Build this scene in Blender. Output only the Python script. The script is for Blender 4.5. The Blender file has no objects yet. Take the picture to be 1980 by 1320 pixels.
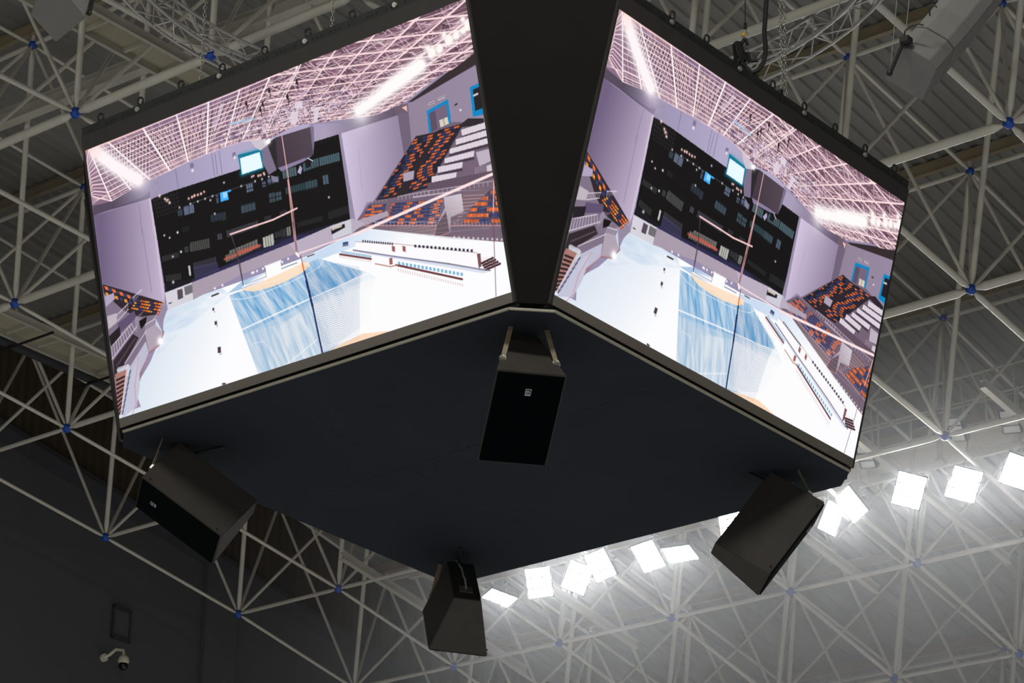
import bpy, bmesh, math, random
import numpy as np
from mathutils import Vector, Matrix, Euler

# ------------------------------------------------------------------ camera, world, exposure
S = bpy.context.scene
C = S.collection
CAM = Vector((-25.83679, -21.13506, -13.38162))
FPX = 5700.04
cd = bpy.data.cameras.new('camera'); cam = bpy.data.objects.new('camera', cd); C.objects.link(cam)
rx, ry, rz = 1.98764, -0.01284, -0.89873
ROT = Matrix.Rotation(rz, 3, 'Z') @ Matrix.Rotation(ry, 3, 'Y') @ Matrix.Rotation(rx, 3, 'X')
cam.matrix_world = Matrix.Translation(CAM) @ ROT.to_4x4()
cd.sensor_width = 36; cd.lens = FPX*36/1980; cd.clip_end = 400
S.camera = cam
S.view_settings.view_transform = 'Standard'; S.view_settings.look = 'None'
S.view_settings.gamma = 1; S.view_settings.exposure = 0; S.view_settings.use_curve_mapping = False

w = bpy.data.worlds.new('world'); S.world = w; w.use_nodes = True
nt = w.node_tree; bg = nt.nodes['Background']
# the lit arena below and around: brighter from the floor than from above
tc = nt.nodes.new('ShaderNodeTexCoord'); sep = nt.nodes.new('ShaderNodeSeparateXYZ')
mr = nt.nodes.new('ShaderNodeMapRange'); mr.inputs[1].default_value = -1; mr.inputs[2].default_value = .3
mr.inputs[3].default_value = .5; mr.inputs[4].default_value = .03
nt.links.new(tc.outputs['Generated'], sep.inputs[0]); nt.links.new(sep.outputs['Z'], mr.inputs[0])
nt.links.new(mr.outputs[0], bg.inputs[1]); bg.inputs[0].default_value = (1, .98, .935, 1)

def area_light(name, loc, target, size, power, col):
    l = bpy.data.lights.new(name, 'AREA'); l.shape = 'RECTANGLE'; l.size, l.size_y = size; l.energy = power; l.color = col
    o = bpy.data.objects.new(name, l); C.objects.link(o); o.location = loc
    o.rotation_euler = (Vector(target)-Vector(loc)).to_track_quat('-Z', 'Y').to_euler()
    return o
# unseen area lights standing in for a second row of floodlights, no lamps modelled
area_light('unseen_area_light', (-22, 6, 3), (6, 4, 7), (14, 1), 600, (1, .97, .88))
area_light('unseen_area_light', (-9.5, -9.5, 6.2), (-3, -3, -1), (4, 1), 600, (1, .97, .88))  # added close to the scoreboard to brighten the near speaker's top panel

# ------------------------------------------------------------------ helpers
def srgb(c): return tuple(((v/255)/12.92 if v/255 <= .04045 else ((v/255+.055)/1.055)**2.4) for v in c)
def mat(name, col, rough=.6, metal=0., var=.12, scale=3., spec=.5, bump=0.):
    m = bpy.data.materials.new(name); m.use_nodes = True; t = m.node_tree; b = t.nodes['Principled BSDF']
    b.inputs['Roughness'].default_value = rough; b.inputs['Metallic'].default_value = metal
    b.inputs['Specular IOR Level'].default_value = spec
    c = srgb(col)
    n = t.nodes.new('ShaderNodeTexNoise'); n.inputs['Scale'].default_value = scale; n.inputs['Detail'].default_value = 5
    tcn = t.nodes.new('ShaderNodeTexCoord'); t.links.new(tcn.outputs['Object'], n.inputs['Vector'])
    r = t.nodes.new('ShaderNodeValToRGB')
    r.color_ramp.elements[0].position = .3; r.color_ramp.elements[1].position = .7
    r.color_ramp.elements[0].color = (*[v*(1-var) for v in c], 1); r.color_ramp.elements[1].color = (*[min(1, v*(1+var)) for v in c], 1)
    t.links.new(n.outputs[0], r.inputs[0]); t.links.new(r.outputs[0], b.inputs['Base Color'])
    if bump:
        bu = t.nodes.new('ShaderNodeBump'); bu.inputs['Strength'].default_value = bump; t.links.new(n.outputs[0], bu.inputs['Height']); t.links.new(bu.outputs[0], b.inputs['Normal'])
    return m
def emis(name, col, strength):
    m = bpy.data.materials.new(name); m.use_nodes = True; t = m.node_tree; b = t.nodes['Principled BSDF']
    b.inputs['Base Color'].default_value = (.8, .8, .8, 1)
    b.inputs['Emission Color'].default_value = (*col, 1); b.inputs['Emission Strength'].default_value = strength
    return m
M = {
 'paint': mat('cream_painted_steel', (187, 184, 174), .42, 0, .06, 2.),
 'node': mat('blue_painted_node', (8, 66, 160), .45, 0, .1, 6.),
 'deck': mat('ribbed_metal_deck', (112, 112, 108), .6, 0, .08, .6),
 'purlin': mat('purlin_steel', (138, 126, 104), .6, 0, .12, 2.),
 'beam': mat('grey_beam_paint', (168, 166, 154), .5, 0, .08, 2.),
 'meshfloor': mat('expanded_metal_floor', (158, 152, 130), .6, 0, .1, 30.),
 'darkgirder': mat('dark_grey_tray', (52, 52, 58), .6, 0, .1, 3.),
 'wall': mat('dark_grey_render_wall', (74, 74, 77), .9, 0, .05, .4),
 'clad': mat('brown_ribbed_cladding', (58, 50, 36), .8, 0, .15, 2.),
 'alu': mat('aluminium_truss', (190, 190, 188), .32, .55, .06, 6.),
 'steel': mat('bright_steel', (170, 170, 165), .35, .8, .08, 20.),
 'black': mat('black_rubber', (14, 14, 15), .6, 0, .2, 10.),
 'frame': mat('black_screen_cabinet', (42, 39, 37), .55, 0, .1, 4.),
 'fascia': mat('grey_brown_fascia', (108, 102, 94), .5, 0, .06, 4.),
 'rail': mat('dark_rail', (30, 32, 34), .5, .2, .2, 6.),
 'cloth': mat('black_stretched_fabric', (20, 19, 19), .9, 0, .1, 1.5, .2, .15),
 'under': mat('dark_blue_grey_underside_cloth', (36, 42, 49), .9, 0, .08, .8, .2, .1),
 'trim': mat('pale_edge_trim', (150, 146, 130), .5, 0, .1, 9.),
 'cab': mat('black_speaker_cabinet', (60, 57, 52), .65, 0, .1, 5., .4, .1),
 'grille': mat('black_speaker_grille', (4, 7, 9), 1., 0, .3, 60., .05),
 'badge': mat('silver_badge', (190, 205, 210), .4, .2, .05, 20.),
 'gcab': mat('light_grey_cabinet', (108, 108, 106), .55, 0, .05, 6.),
 'gcab2': mat('grey_cabinet_end', (158, 156, 164), .6, 0, .05, 6.),
 'house': mat('grey_lamp_housing', (92, 92, 90), .5, .3, .1, 6.),
 'lens_off': mat('white_unlit_lens', (225, 228, 226), .3, 0, .03, 6.),
 'led': emis('lit_led_panel', (1, .985, .94), 84),
 'camwhite': mat('white_camera_shell', (205, 200, 180), .4, 0, .05, 8.),
 'dome': mat('smoked_dome', (10, 10, 12), .1, 0, .1, 8.),
 'yellow': mat('yellow_hook_tape', (190, 150, 40), .5, 0, .1, 8.),
}
def link(name, me, parent=None, m=None):
    if m is not None: me.materials.append(m)
    o = bpy.data.objects.new(name, me); C.objects.link(o)
    if parent is not None: o.parent = parent; o.matrix_parent_inverse = Matrix.Identity(4)
    return o
class MB:
    def __init__(s): s.v = []; s.f = []; s.sm = []
    def add(s, v, f, smooth=False):
        n = len(s.v); s.v += [tuple(x) for x in v]; s.f += [tuple(i+n for i in q) for q in f]; s.sm += [smooth]*len(f); return s
    def box(s, c, ax, ay, az):
        c, ax, ay, az = map(Vector, (c, ax, ay, az))
        v = [c+ax*i+ay*j+az*k for i in (-1, 1) for j in (-1, 1) for k in (-1, 1)]
        return s.add(v, [(0,1,3,2),(4,6,7,5),(0,4,5,1),(2,3,7,6),(0,2,6,4),(1,5,7,3)])
    def tube(s, a, b, r, r2=None, n=10, caps=True):
        a, b = Vector(a), Vector(b); r2 = r if r2 is None else r2
        d = (b-a).normalized(); u = d.orthogonal().normalized(); v = d.cross(u)
        ring = lambda p, q: [p+(u*math.cos(t)+v*math.sin(t))*q for t in [2*math.pi*i/n for i in range(n)]]
        s.add(ring(a, r)+ring(b, r2), [(i, (i+1) % n, n+(i+1) % n, n+i) for i in range(n)], True)
        if caps: s.add(ring(a, r), [tuple(range(n))[::-1]]); s.add(ring(b, r2), [tuple(range(n))])
        return s
    def strut(s, a, b, r, end=.095, n=10):
        """space frame tube: cone - pipe - cone, ending at the node balls"""
        a, b = Vector(a), Vector(b); d = (b-a).normalized(); k = max(.16, r*2.2)
        p = [a+d*end, a+d*(end+k), b-d*(end+k), b-d*end]; rr = [max(.022, r*.42), r, r, max(.022, r*.42)]
        for i in range(3): s.tube(p[i], p[i+1], rr[i], rr[i+1], n, False)
        return s
    def path(s, pts, r, n=8, closed=False):
        P = [Vector(p) for p in pts]; m = len(P); rings = []
        up = None
        for i in range(m):
            d = (P[(i+1) % m]-P[i-1]) if closed else (P[min(i+1, m-1)]-P[max(i-1, 0)])
            d.normalize()
            u = (up-d*up.dot(d)) if up else d.orthogonal()
            u.normalize(); up = u; v = d.cross(u)
            rings += [P[i]+(u*math.cos(t)+v*math.sin(t))*r for t in [2*math.pi*j/n for j in range(n)]]
        f = []
        for i in range(m if closed else m-1):
            for j in range(n): f.append((i*n+j, i*n+(j+1) % n, ((i+1) % m)*n+(j+1) % n, ((i+1) % m)*n+j))
        s.add(rings, f, True)
        if not closed: s.add(rings[:n], [tuple(range(n))[::-1]]); s.add(rings[-n:], [tuple(range(n))])
        return s
    def ball(s, c, r, nu=12, nv=8):
        c = Vector(c); v = [c+Vector((0, 0, r))]
        for i in range(1, nv):
            for j in range(nu):
                a, b = math.pi*i/nv, 2*math.pi*j/nu; v.append(c+Vector((math.sin(a)*math.cos(b), math.sin(a)*math.sin(b), math.cos(a)))*r)
        v.append(c-Vector((0, 0, r))); f = [(0, 1+j, 1+(j+1) % nu) for j in range(nu)]
        for i in range(nv-2):
            for j in range(nu): f.append((1+i*nu+j, 1+(i+1)*nu+j, 1+(i+1)*nu+(j+1) % nu, 1+i*nu+(j+1) % nu))
        b0 = 1+(nv-2)*nu; f += [(b0+j, len(v)-1, b0+(j+1) % nu) for j in range(nu)]
        return s.add(v, f, True)
    def prism(s, poly, e):
        n = len(poly); p = [Vector(q) for q in poly]; e = Vector(e)
        return s.add(p+[q+e for q in p], [tuple(range(n))[::-1], tuple(range(n, 2*n))]+[(i, (i+1) % n, n+(i+1) % n, n+i) for i in range(n)])
    def ibeam(s, a, b, h, wd, t=.012):
        a, b = Vector(a), Vector(b); d = (b-a); L = d.length; d.normalize()
        side = d.cross(Vector((0, 0, 1))).normalized(); up = side.cross(d); c = (a+b)/2
        s.box(c, d*L/2, side*t/2, up*h/2); s.box(c+up*(h/2), d*L/2, side*wd/2, up*t/2); return s.box(c-up*(h/2), d*L/2, side*wd/2, up*t/2)
    def build(s, name, m, parent=None, bevel=0, origin=None):
        me = bpy.data.meshes.new(name)
        o3 = Vector(origin) if origin is not None else Vector((0, 0, 0))
        me.from_pydata([tuple(Vector(x)-o3) for x in s.v], [], s.f)
        bm = bmesh.new(); bm.from_mesh(me); bmesh.ops.recalc_face_normals(bm, faces=bm.faces)
        if bevel: bmesh.ops.remove_doubles(bm, verts=bm.verts, dist=1e-5); bmesh.ops.bevel(bm, geom=list(bm.edges), offset=bevel, segments=2, affect='EDGES')
        bm.to_mesh(me); bm.free()
        if not bevel: me.polygons.foreach_set('use_smooth', s.sm)
        o = link(name, me, parent, m); o.location = o3
        return o
def tag(o, label=None, cat=None, group=None, kind=None):
    for k, v in (('label', label), ('category', cat), ('group', group), ('kind', kind)):
        if v: o[k] = v
    return o
def thing(name, loc, label, cat, group=None):
    o = bpy.data.objects.new(name, None); C.objects.link(o); o.location = loc; o.empty_display_size = .2
    return tag(o, label, cat, group)
def part(mb, name, m, root, bevel=0, label=None, kind=None, parent=None):
    """mesh given in world coordinates, parented to a thing whose empty sits at root.location (unrotated)"""
    base = Vector(root.location)
    mb.v = [tuple(Vector(x)-base) for x in mb.v]
    o = mb.build(name, m, parent or root, bevel)
    if label: o['label'] = label
    if kind: o['kind'] = kind
    return o
def px(p):
    q = ROT.transposed() @ (Vector(p)-CAM)
    return (990+FPX*q.x/-q.z, 660-FPX*q.y/-q.z, -q.z)
def ray(u, v): return (ROT @ Vector(((u-990)/FPX, -(v-660)/FPX, -1)))

# ------------------------------------------------------------------ roof: deck, walls
Y0, SLY, RTX, SY = 18.30, -.08, -.13, 3.0
XS = [-2.44, 1.57, 5.59, 9.60, 13.46, 17.48, 21.29, 25.12, 29.67]
ZS = [8.30, 8.37, 8.21, 7.84, 7.37, 6.80, 6.09, 5.27, 4.52]
def rowxz(i):
    if i < 0: return XS[0]+3.9*i, ZS[0]+.1*i
    if i > 8: return XS[8]+4.0*(i-8), ZS[8]-.85*(i-8)
    return XS[i], ZS[i]
def low(i, k):
    x, z = rowxz(i); return Vector((x+RTX*k, Y0-k*SY, z+SLY*k))
def upn(i, k):
    return (low(i, k)+low(i+1, k)+low(i, k+1)+low(i+1, k+1))/4+Vector((.53, -.16, 3.89))
I0, I1, K0, K1 = -2, 11, -1, 14
GAP = .42
def deckz(x, y):
    k = (Y0-y)/SY-.5; best = None
    pts = [upn(i, k) for i in range(I0-1, I1+2)]
    if x <= pts[0].x: return pts[0].z+GAP
    for a, b in zip(pts[:-1], pts[1:]):
        if x <= b.x: t = (x-a.x)/(b.x-a.x); return a.z*(1-t)+b.z*t+GAP
    return pts[-1].z+GAP-(x-pts[-1].x)*.21
YW = 23.3
mb = MB(); per = .30; ys = []
y = YW+.3
prof = [(0, 0), (.12, 0), (.15, .045), (.27, .045)]
while y > -30:
    for dy, dz in prof: ys.append((y-dy, dz))
    y -= per
xs = [-9.0]+[upn(i, 0).x for i in range(I0, I1+1)]+[52, 58]
v = [(x, yy, deckz(x, yy)+dz) for x in xs for yy, dz in ys]; n = len(ys)
mb.add(v, [(a*n+b, a*n+b+1, (a+1)*n+b+1, (a+1)*n+b) for a in range(len(xs)-1) for b in range(n-1)])
tag(mb.build('ceiling', M['deck']), kind='structure')
# left wall: smooth lower part, ribbed brown cladding over it up to the deck
bord = lambda x: 9.85-.155*(x-13.8)
mb = MB(); mb.add([(-12, YW+.5, -16), (60, YW+.5, -16), (60, YW+.5, 12), (-12, YW+.5, 14)], [(0, 1, 2, 3)])
mb.add([(-12, YW+.9, -16), (60, YW+.9, -16), (60, YW+.9, 12), (-12, YW+.9, 14)], [(0, 1, 2, 3)])
tag(mb.build('wall_left', M['wall']), kind='structure')
mb = MB(); x = -12.; pv = []
while x < 60:
    for dx, dy in ((0, 0), (.09, 0), (.13, .05), (.22, .05)): pv.append((x+dx, YW+dy))
    x += .26
vv = [(a, b, bord(a)) for a, b in pv]+[(a, b, max(bord(a)+.05, deckz(a, b)+.03)) for a, b in pv]; n = len(pv)
mb.add(vv, [(i, i+1, n+i+1, n+i) for i in range(n-1)])
tag(mb.build('wall_left_cladding', M['clad']), kind='structure')
mb = MB(); d = Vector((60, 0, bord(60)-bord(0))).normalized(); c = Vector((24, YW+.2, bord(24)-.06))
mb.box(c, d*36, (0, .3, 0), (0, 0, .06)); tag(mb.build('trim_1', M['darkgirder']), kind='structure')
# flat pilaster on the left wall
mb = MB(); PX = CAM+ray(421, 1200)*((YW+.5-CAM.y)/ray(421, 1200).y); mb.box((PX.x, YW+.44, -3), (.5, 0, 0), (0, .06, 0), (0, 0, 12.4)); tag(mb.build('trim_2', M['wall']), kind='structure')
mb = MB(); mb.add([(58, -32, -16), (58, YW+.9, -16), (58, YW+.9, 9), (58, -32, 9)], [(0, 1, 2, 3)])
tag(mb.build('wall_back', M['wall']), kind='structure')

# ------------------------------------------------------------------ space frame
frame = thing('space_frame', low(4, 5), 'cream tubular space frame with blue ball nodes spanning the whole roof', 'roof frame')
def inside(p, poly):
    r = False; n = len(poly)
    for i in range(n):
        (ax, ay), (bx, by) = poly[i], poly[(i+1) % n]
        if (ay > p[1]) != (by > p[1]) and p[0] < (bx-ax)*(p[1]-ay)/(by-ay)+ax: r = not r
    return r
BOARD = [(160, 262), (800, -10), (1200, -10), (1752, 368), (1645, 915), (1628, 937), (925, 1117), (843, 1118), (233, 840)]
def shown(a, b, r):
    best = 0
    for t in (0, .25, .5, .75, 1):
        u, v, d = px(Vector(a)*(1-t)+Vector(b)*t)
        if 0 < u < 1980 and 0 < v < 1320 and not inside((u, v), BOARD): best += r/d
    ua, va, da = px(a); ub, vb, db = px(b)
    return best*(math.hypot(ua-ub, va-vb)+30)
kinds = {'bottom_chord': [], 'top_chord': [], 'web_tube': [], 'node_ball': []}
def strut(kind, a, b, r): kinds[kind].append((shown(a, b, r), a, b, r))
def rA(i, k):
    if i <= 4: return .042 if k <= -1 else (.055 if k < 1 and i >= 3 else .074)
    return .042 if k < 4 else .05
def rB(i, k):
    if k >= 5 and i <= 4: return .058
    return .036 if k < 2 else .044
for i in range(I0, I1+1):
    for k in range(K0, K1+1):
        a = low(i, k)
        if k < K1: strut('bottom_chord', a, low(i, k+1), rA(i, k))
        if i < I1: strut('bottom_chord', a, low(i+1, k), rB(i, k))
        kinds['node_ball'].append((shown(a, a, .09), a, .09))
for i in range(I0-1, I1+1):
    for k in range(K0-1, K1+1):
        a = upn(i, k)
        if k < K1: strut('top_chord', a, upn(i, k+1), .044)
        if i < I1: strut('top_chord', a, upn(i+1, k), .036)
        kinds['node_ball'].append((shown(a, a, .075), a, .075))
        for di, dk, r in ((1, 1, .034), (0, 1, .036), (1, 0, .052), (0, 0, .034)):
            ii, kk = i+di, k+dk
            if I0 <= ii <= I1 and K0 <= kk <= K1: strut('web_tube', low(ii, kk), a, r)
for kind, lst in kinds.items():
    lst.sort(key=lambda q: -q[0]); rest = MB()
    for j, q in enumerate(lst):
        one = MB() if j < 100 and q[0] > 0 else rest
        if kind == 'node_ball': one.ball(q[1], q[2])
        else: one.strut(q[1], q[2], q[3])
        if one is not rest: part(one, kind, M['node'] if kind == 'node_ball' else M['paint'], frame)
    part(rest, kind+('s' if kind != 'node_ball' else 's'), M['node'] if kind == 'node_ball' else M['paint'], frame, kind='stuff')
seen = []
# purlins under the deck, one over each upper row, on short posts
for i in range(I0, I1):
    a, b = upn(i, K0-1), upn(i, K1); m = MB()
    up = Vector((0, 0, .29)); m.ibeam(a+up+Vector((0, 1.2, .03)), b+up, .2, .1)
    if not any(0 < q[0] < 1980 and 0 < q[1] < 1320 and not inside(q[:2], BOARD) for q in (px(a.lerp(b, t/60)) for t in range(61))): continue
    p = thing('roof_purlin', (a+b)/2+up, '', 'beam', 'brown purlins under the ribbed deck')
    seen.append(p)
    part(m, 'beam', M['purlin'], p)
    m = MB()
    for k in range(K0-1, K1+1): q = upn(i, k); m.tube(q+Vector((0, 0, .05)), q+Vector((0, 0, .2)), .035)
    part(m, 'posts', M['paint'], p, kind='stuff')
for p, wd in zip(reversed(seen), 'lowest second third fourth fifth sixth seventh eighth ninth tenth eleventh twelfth thirteenth fourteenth'.split()):
    p['label'] = 'brown purlin under the ribbed deck, the '+wd+(' one in the picture' if wd == 'lowest' else ' one up from the bottom of the picture')

# ------------------------------------------------------------------ video scoreboard
TILT, H, B = .26598, 3.36145, 3.32585
board = thing('video_scoreboard', (0, 0, 0), 'huge black hanging cube with lit video screens on its sides', 'scoreboard')
def side(k):
    """axes of side k: centre of lit bottom edge, along, up the slope, outward"""
    R = Matrix.Rotation(k*math.pi/2, 3, 'Z')
    return (R @ Vector((0, -B, 0)), R @ Vector((1, 0, 0)), R @ Vector((0, -math.sin(TILT), math.cos(TILT))), R @ Vector((0, -math.cos(TILT), -math.sin(TILT))))
names = {0: 'right', 3: 'left'}
TOP = H+.30; BOT = -.112; HW = 3.035
def pt(k, u, v, o=0.):
    c, U, V, N = side(k); return c+U*u+V*v+N*o
def slab(mb, k, u0, u1, v0, v1, o0, o1):
    c, U, V, N = side(k)
    return mb.box(c+U*(u0+u1)/2+V*(v0+v1)/2+N*(o0+o1)/2, U*(u1-u0)/2, V*(v1-v0)/2, N*(o1-o0)/2)
for k in range(4):
    m = MB(); slab(m, k, -HW, HW, BOT+.0, H+.185, -.2, -.012); o = part(m, 'screen_cabinet', M['frame'], board)
    m = MB(); slab(m, k, -HW, -3.0, BOT, H+.185, -.012, .006); slab(m, k, 3.0, HW, BOT, H+.185, -.012, .006); slab(m, k, -3.0, 3.0, H, H+.185, -.012, .006)
    part(m, 'screen_frame', M['frame'], board)
    m = MB(); slab(m, k, -3.0, 3.0, BOT, 0, -.012, .006); part(m, 'lower_fascia', M['fascia'], board, label='grey brown strip under the lit screen')
    m = MB(); slab(m, k, -HW, HW, -.158, BOT, -.14, -.05); part(m, 'gap_frame', M['black'], board)
    # perforated rail on top with lifting eyes
    m = MB(); slab(m, k, -HW, HW, H+.185, TOP, -.12, -.02); rail = part(m, 'top_rail', M['rail'], board)
    hh = MB()
    for j in range(int(2*HW/.28)):
        u = -HW+.15+j*.28
        for du in (0, .07, .13) if j % 3 else (0,):
            c, U, V, N = side(k); p = pt(k, u+du, H+.245, -.02); hh.tube(p-N*.01, p+N*.004, .016, n=8)
    part(hh, 'rail_holes', M['black'], board, kind='stuff', parent=rail)
    if k in (0, 3):
        for j in range(9):
            c, U, V, N = side(k); m = MB(); p = pt(k, -2.72+j*.68, TOP+.05, -.05)
            a1, a2 = U, V; m.path([p+(a1*math.cos(t)+a2*math.sin(t))*.045 for t in [2*math.pi*q/14 for q in range(14)]], .013, 6, True)
            m.tube(p-V*.045, p-V*.09, .014)
            part(m, 'lifting_eye', M['rail'], board, parent=rail)
            if j % 2:
                m = MB(); p = pt(k, -2.72+j*.68-.03, H+.25, -.015); m.tube(p, p+N*.02, .036, .03, 12); m.tube(p+N*.012, p+N*.026, .014, n=8)
                part(m, 'washer', M['steel'], board, parent=rail)
# stretched fabric over the chamfered corners
for k in range(4):
    m = MB(); a, b = pt(k, -HW, BOT-.01, -.03), pt(k, -HW, TOP-.02, -.03)
    c, d = pt((k+3) % 4, HW, TOP-.02, -.03), pt((k+3) % 4, HW, BOT-.01, -.03)
    n = (b-a).cross(d-a).normalized(); q = [a, b, c, d]
    if n.dot(a) > 0: n = -n
    m.prism(q, n*.02); part(m, 'corner_cover', M['cloth'], board)
# bottom cover (octagon) with pale edge trim and the dark gap above it
ZB, B2, W2 = -.1706, 3.3033, 2.9458
octo = [(-W2, -B2), (W2, -B2), (B2, -W2), (B2, W2), (W2, B2), (-W2, B2), (-B2, W2), (-B2, -W2)]
m = MB(); m.prism([(x, y, ZB-.006) for x, y in octo], (0, 0, .02)); part(m, 'bottom_cover', M['under'], board, label='dark blue grey cloth stretched over the underside')
m = MB()
for i in (0, 6, 7):
    a, b = Vector((*octo[i], ZB-.008)), Vector((*octo[(i+1) % 8], ZB-.008)); d = (b-a).normalized(); nn = Vector((d.y, -d.x, 0))
    m.box((a+b)/2+Vector((0, 0, .006)), (b-a)/2, nn*.012, Vector((0, 0, .013)))
part(m, 'edge_trim', M['trim'], board)
m = MB(); m.prism([(x*.985, y*.985, ZB+.012) for x, y in octo], (0, 0, .12)); part(m, 'shadow_gap_frame', M['black'], board)
m = MB()
top = [pt(k, s, TOP-.05, -.15) for k in range(4) for s in (-HW, HW)]
m.prism(top, (0, 0, .03)); part(m, 'light_block_plate', M['frame'], board)  # unseen dark plate, added to block light through the open top
# seams in the cloth underneath: laced edges
m = MB()
for (a, b) in (((-3.1, .9), (3.1, 1.1)), ((-.6, -3.1), (-.3, 3.1))):
    A, Bp = Vector((*a, ZB-.008)), Vector((*b, ZB-.008)); n = 60
    for j in range(n):
        if random.Random(j).random() < .55: p = A.lerp(Bp, j/n); q = A.lerp(Bp, (j+.8)/n); m.tube(p, q, .004, n=5)
part(m, 'seam', M['black'], board, kind='stuff')

# ------------------------------------------------------------------ corner speakers under the scoreboard
SP = [1.192, .78, .356, .775]
SPK = [(225, .129, .969, .02, -2.634, -2.61, -1.159, 'near'), (135, .235, .948, .169, -2.589, 2.666, -1.163, 'left'),
       (-45, -.016, .63, -.006, 2.623, -2.643, -1.147, 'right'), (45, .131, .823, .077, 2.563, 2.632, -1.211, 'far')]
SLAB = {'near': 'black trapezoid speaker with full grille facing us under the middle corner of the scoreboard',
 'left': 'black speaker hanging under the left corner of the scoreboard, broad brown side towards us',
 'right': 'black speaker under the right corner of the scoreboard, in front of the lit floodlights',
 'far': 'black speaker under the lowest corner of the scoreboard, seen from behind with socket plate'}
def text_mesh(name, body, size, mw, m, parent):
    cu = bpy.data.curves.new(name, 'FONT'); cu.body = body; cu.size = size; cu.extrude = .002; cu.align_x = 'CENTER'; cu.align_y = 'CENTER'
    o = bpy.data.objects.new('tmp', cu); C.objects.link(o); dg = bpy.context.evaluated_depsgraph_get()
    me = bpy.data.meshes.new_from_object(o.evaluated_get(dg)); bpy.data.objects.remove(o)
    me.transform(mw); me.materials.clear(); me.name = name
    return link(name, me, parent, m)
for yaw, dy, pitch, roll, sx, sy, sz, nm in SPK:
    R = Matrix.Rotation(math.radians(yaw)+dy, 3, 'Z') @ Matrix.Rotation(pitch, 3, 'Y') @ Matrix.Rotation(roll, 3, 'X')
    P = Vector((sx, sy, sz)); root = thing('hanging_speaker', P, SLAB[nm], 'speaker', 'corner speakers under the scoreboard')
    Hs, Wf, Wb, D = SP
    T = lambda x, y, z: P+R @ Vector((x, y, z))
    m = MB(); m.prism([T(-.012, Wf/2, -Hs/2), T(-.012, -Wf/2, -Hs/2), T(-D, -Wb/2, -Hs/2), T(-D, Wb/2, -Hs/2)], R @ Vector((0, 0, Hs)))
    part(m, 'cabinet', M['cab'], root, bevel=.008)
    m = MB(); m.box(T(-.006, 0, 0), R @ Vector((.01, 0, 0)), R @ Vector((0, Wf/2-.02, 0)), R @ Vector((0, 0, Hs/2-.02)))
    g = part(m, 'grille', M['grille'], root)
    m = MB(); bx = T(.01, 0, Hs/2-.23); m.box(bx, R @ Vector((.003, 0, 0)), R @ Vector((0, .032, 0)), R @ Vector((0, 0, .032)))
    m.box(bx-R @ Vector((0, 0, .045)), R @ Vector((.004, 0, 0)), R @ Vector((0, .032, 0)), R @ Vector((0, 0, .006)))
    m2 = MB(); m2.box(bx+R @ Vector((.002, 0, 0)), R @ Vector((.003, 0, 0)), R @ Vector((0, .027, 0)), R @ Vector((0, 0, .027)))
    bd = part(m, 'badge', M['badge'], root, parent=g); part(m2, 'badge_face', M['black'], root, parent=g)
    mw = Matrix.Translation(bx+R @ Vector((.007, 0, 0))-P) @ R.to_4x4() @ Matrix(((0, 0, 1, 0), (1, 0, 0, 0), (0, 1, 0, 0), (0, 0, 0, 1)))
    text_mesh('badge_letters', 'JBL', .034, mw, M['badge'], g)
    # webbing straps up to the cover, with shackles
    for s_ in (-1, 1):
        a = T(-.22, s_*(Wf/2-.09), Hs/2+.01); bb = a+(R @ Vector((0, -s_*.1, 0)))+Vector((-P.x, -P.y, 0)).normalized()*.12; bb.z = ZB-.01; d = (bb-a).normalized(); sd = (R @ Vector((0, 1, 0))); sd = (sd-d*sd.dot(d)).normalized(); nn = d.cross(sd)
        m = MB(); m.box((a+bb)/2, (bb-a)/2*.96, sd*.026, nn*.005); part(m, 'strap', M['purlin'], root)
        m = MB(); c0 = a+d*.02; m.path([c0+(sd*math.cos(t)+d*math.sin(t))*.035 for t in [2*math.pi*q/10 for q in range(10)]], .009, 6, True); m.box(a, sd*.04, R @ Vector((.03, 0, 0)), R @ Vector((0, 0, .012)))
        part(m, 'shackle', M['steel'], root)
    m = MB(); a = T(-D*.75, 0, Hs/2); bb = Vector((P.x*.86, P.y*.86, ZB-.01)); d = bb-a
    m.tube(a, bb, .02); part(m, 'rear_strut', M['black'], root)
    if nm == 'far':
        m = MB(); m.box(T(-D-.004, .0, -Hs/2+.3), R @ Vector((.006, 0, 0)), R @ Vector((0, .09, 0)), R @ Vector((0, 0, .09))); part(m, 'socket_plate', M['steel'], root)
        m = MB(); a = T(-D-.02, 0, -Hs/2+.32); b2 = T(-D-.08, .03, .2); m.path([a, a.lerp(b2, .3)+Vector((0, 0, .05)), a.lerp(b2, .6), b2, Vector((P.x, P.y, ZB))], .012, 6); part(m, 'cable', M['badge'], root)
    m = MB()
    for y_, z_ in ((.3, .5), (-.3, .5), (.3, -.5), (-.3, -.5)):
        s_ = 1 if y_ > 0 else -1; 
        m.ball(T(-.06, s_*(Wf/2-.002), z_), .012, 8, 6)
    part(m, 'bolts', M['black'], root, kind='stuff')

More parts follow.
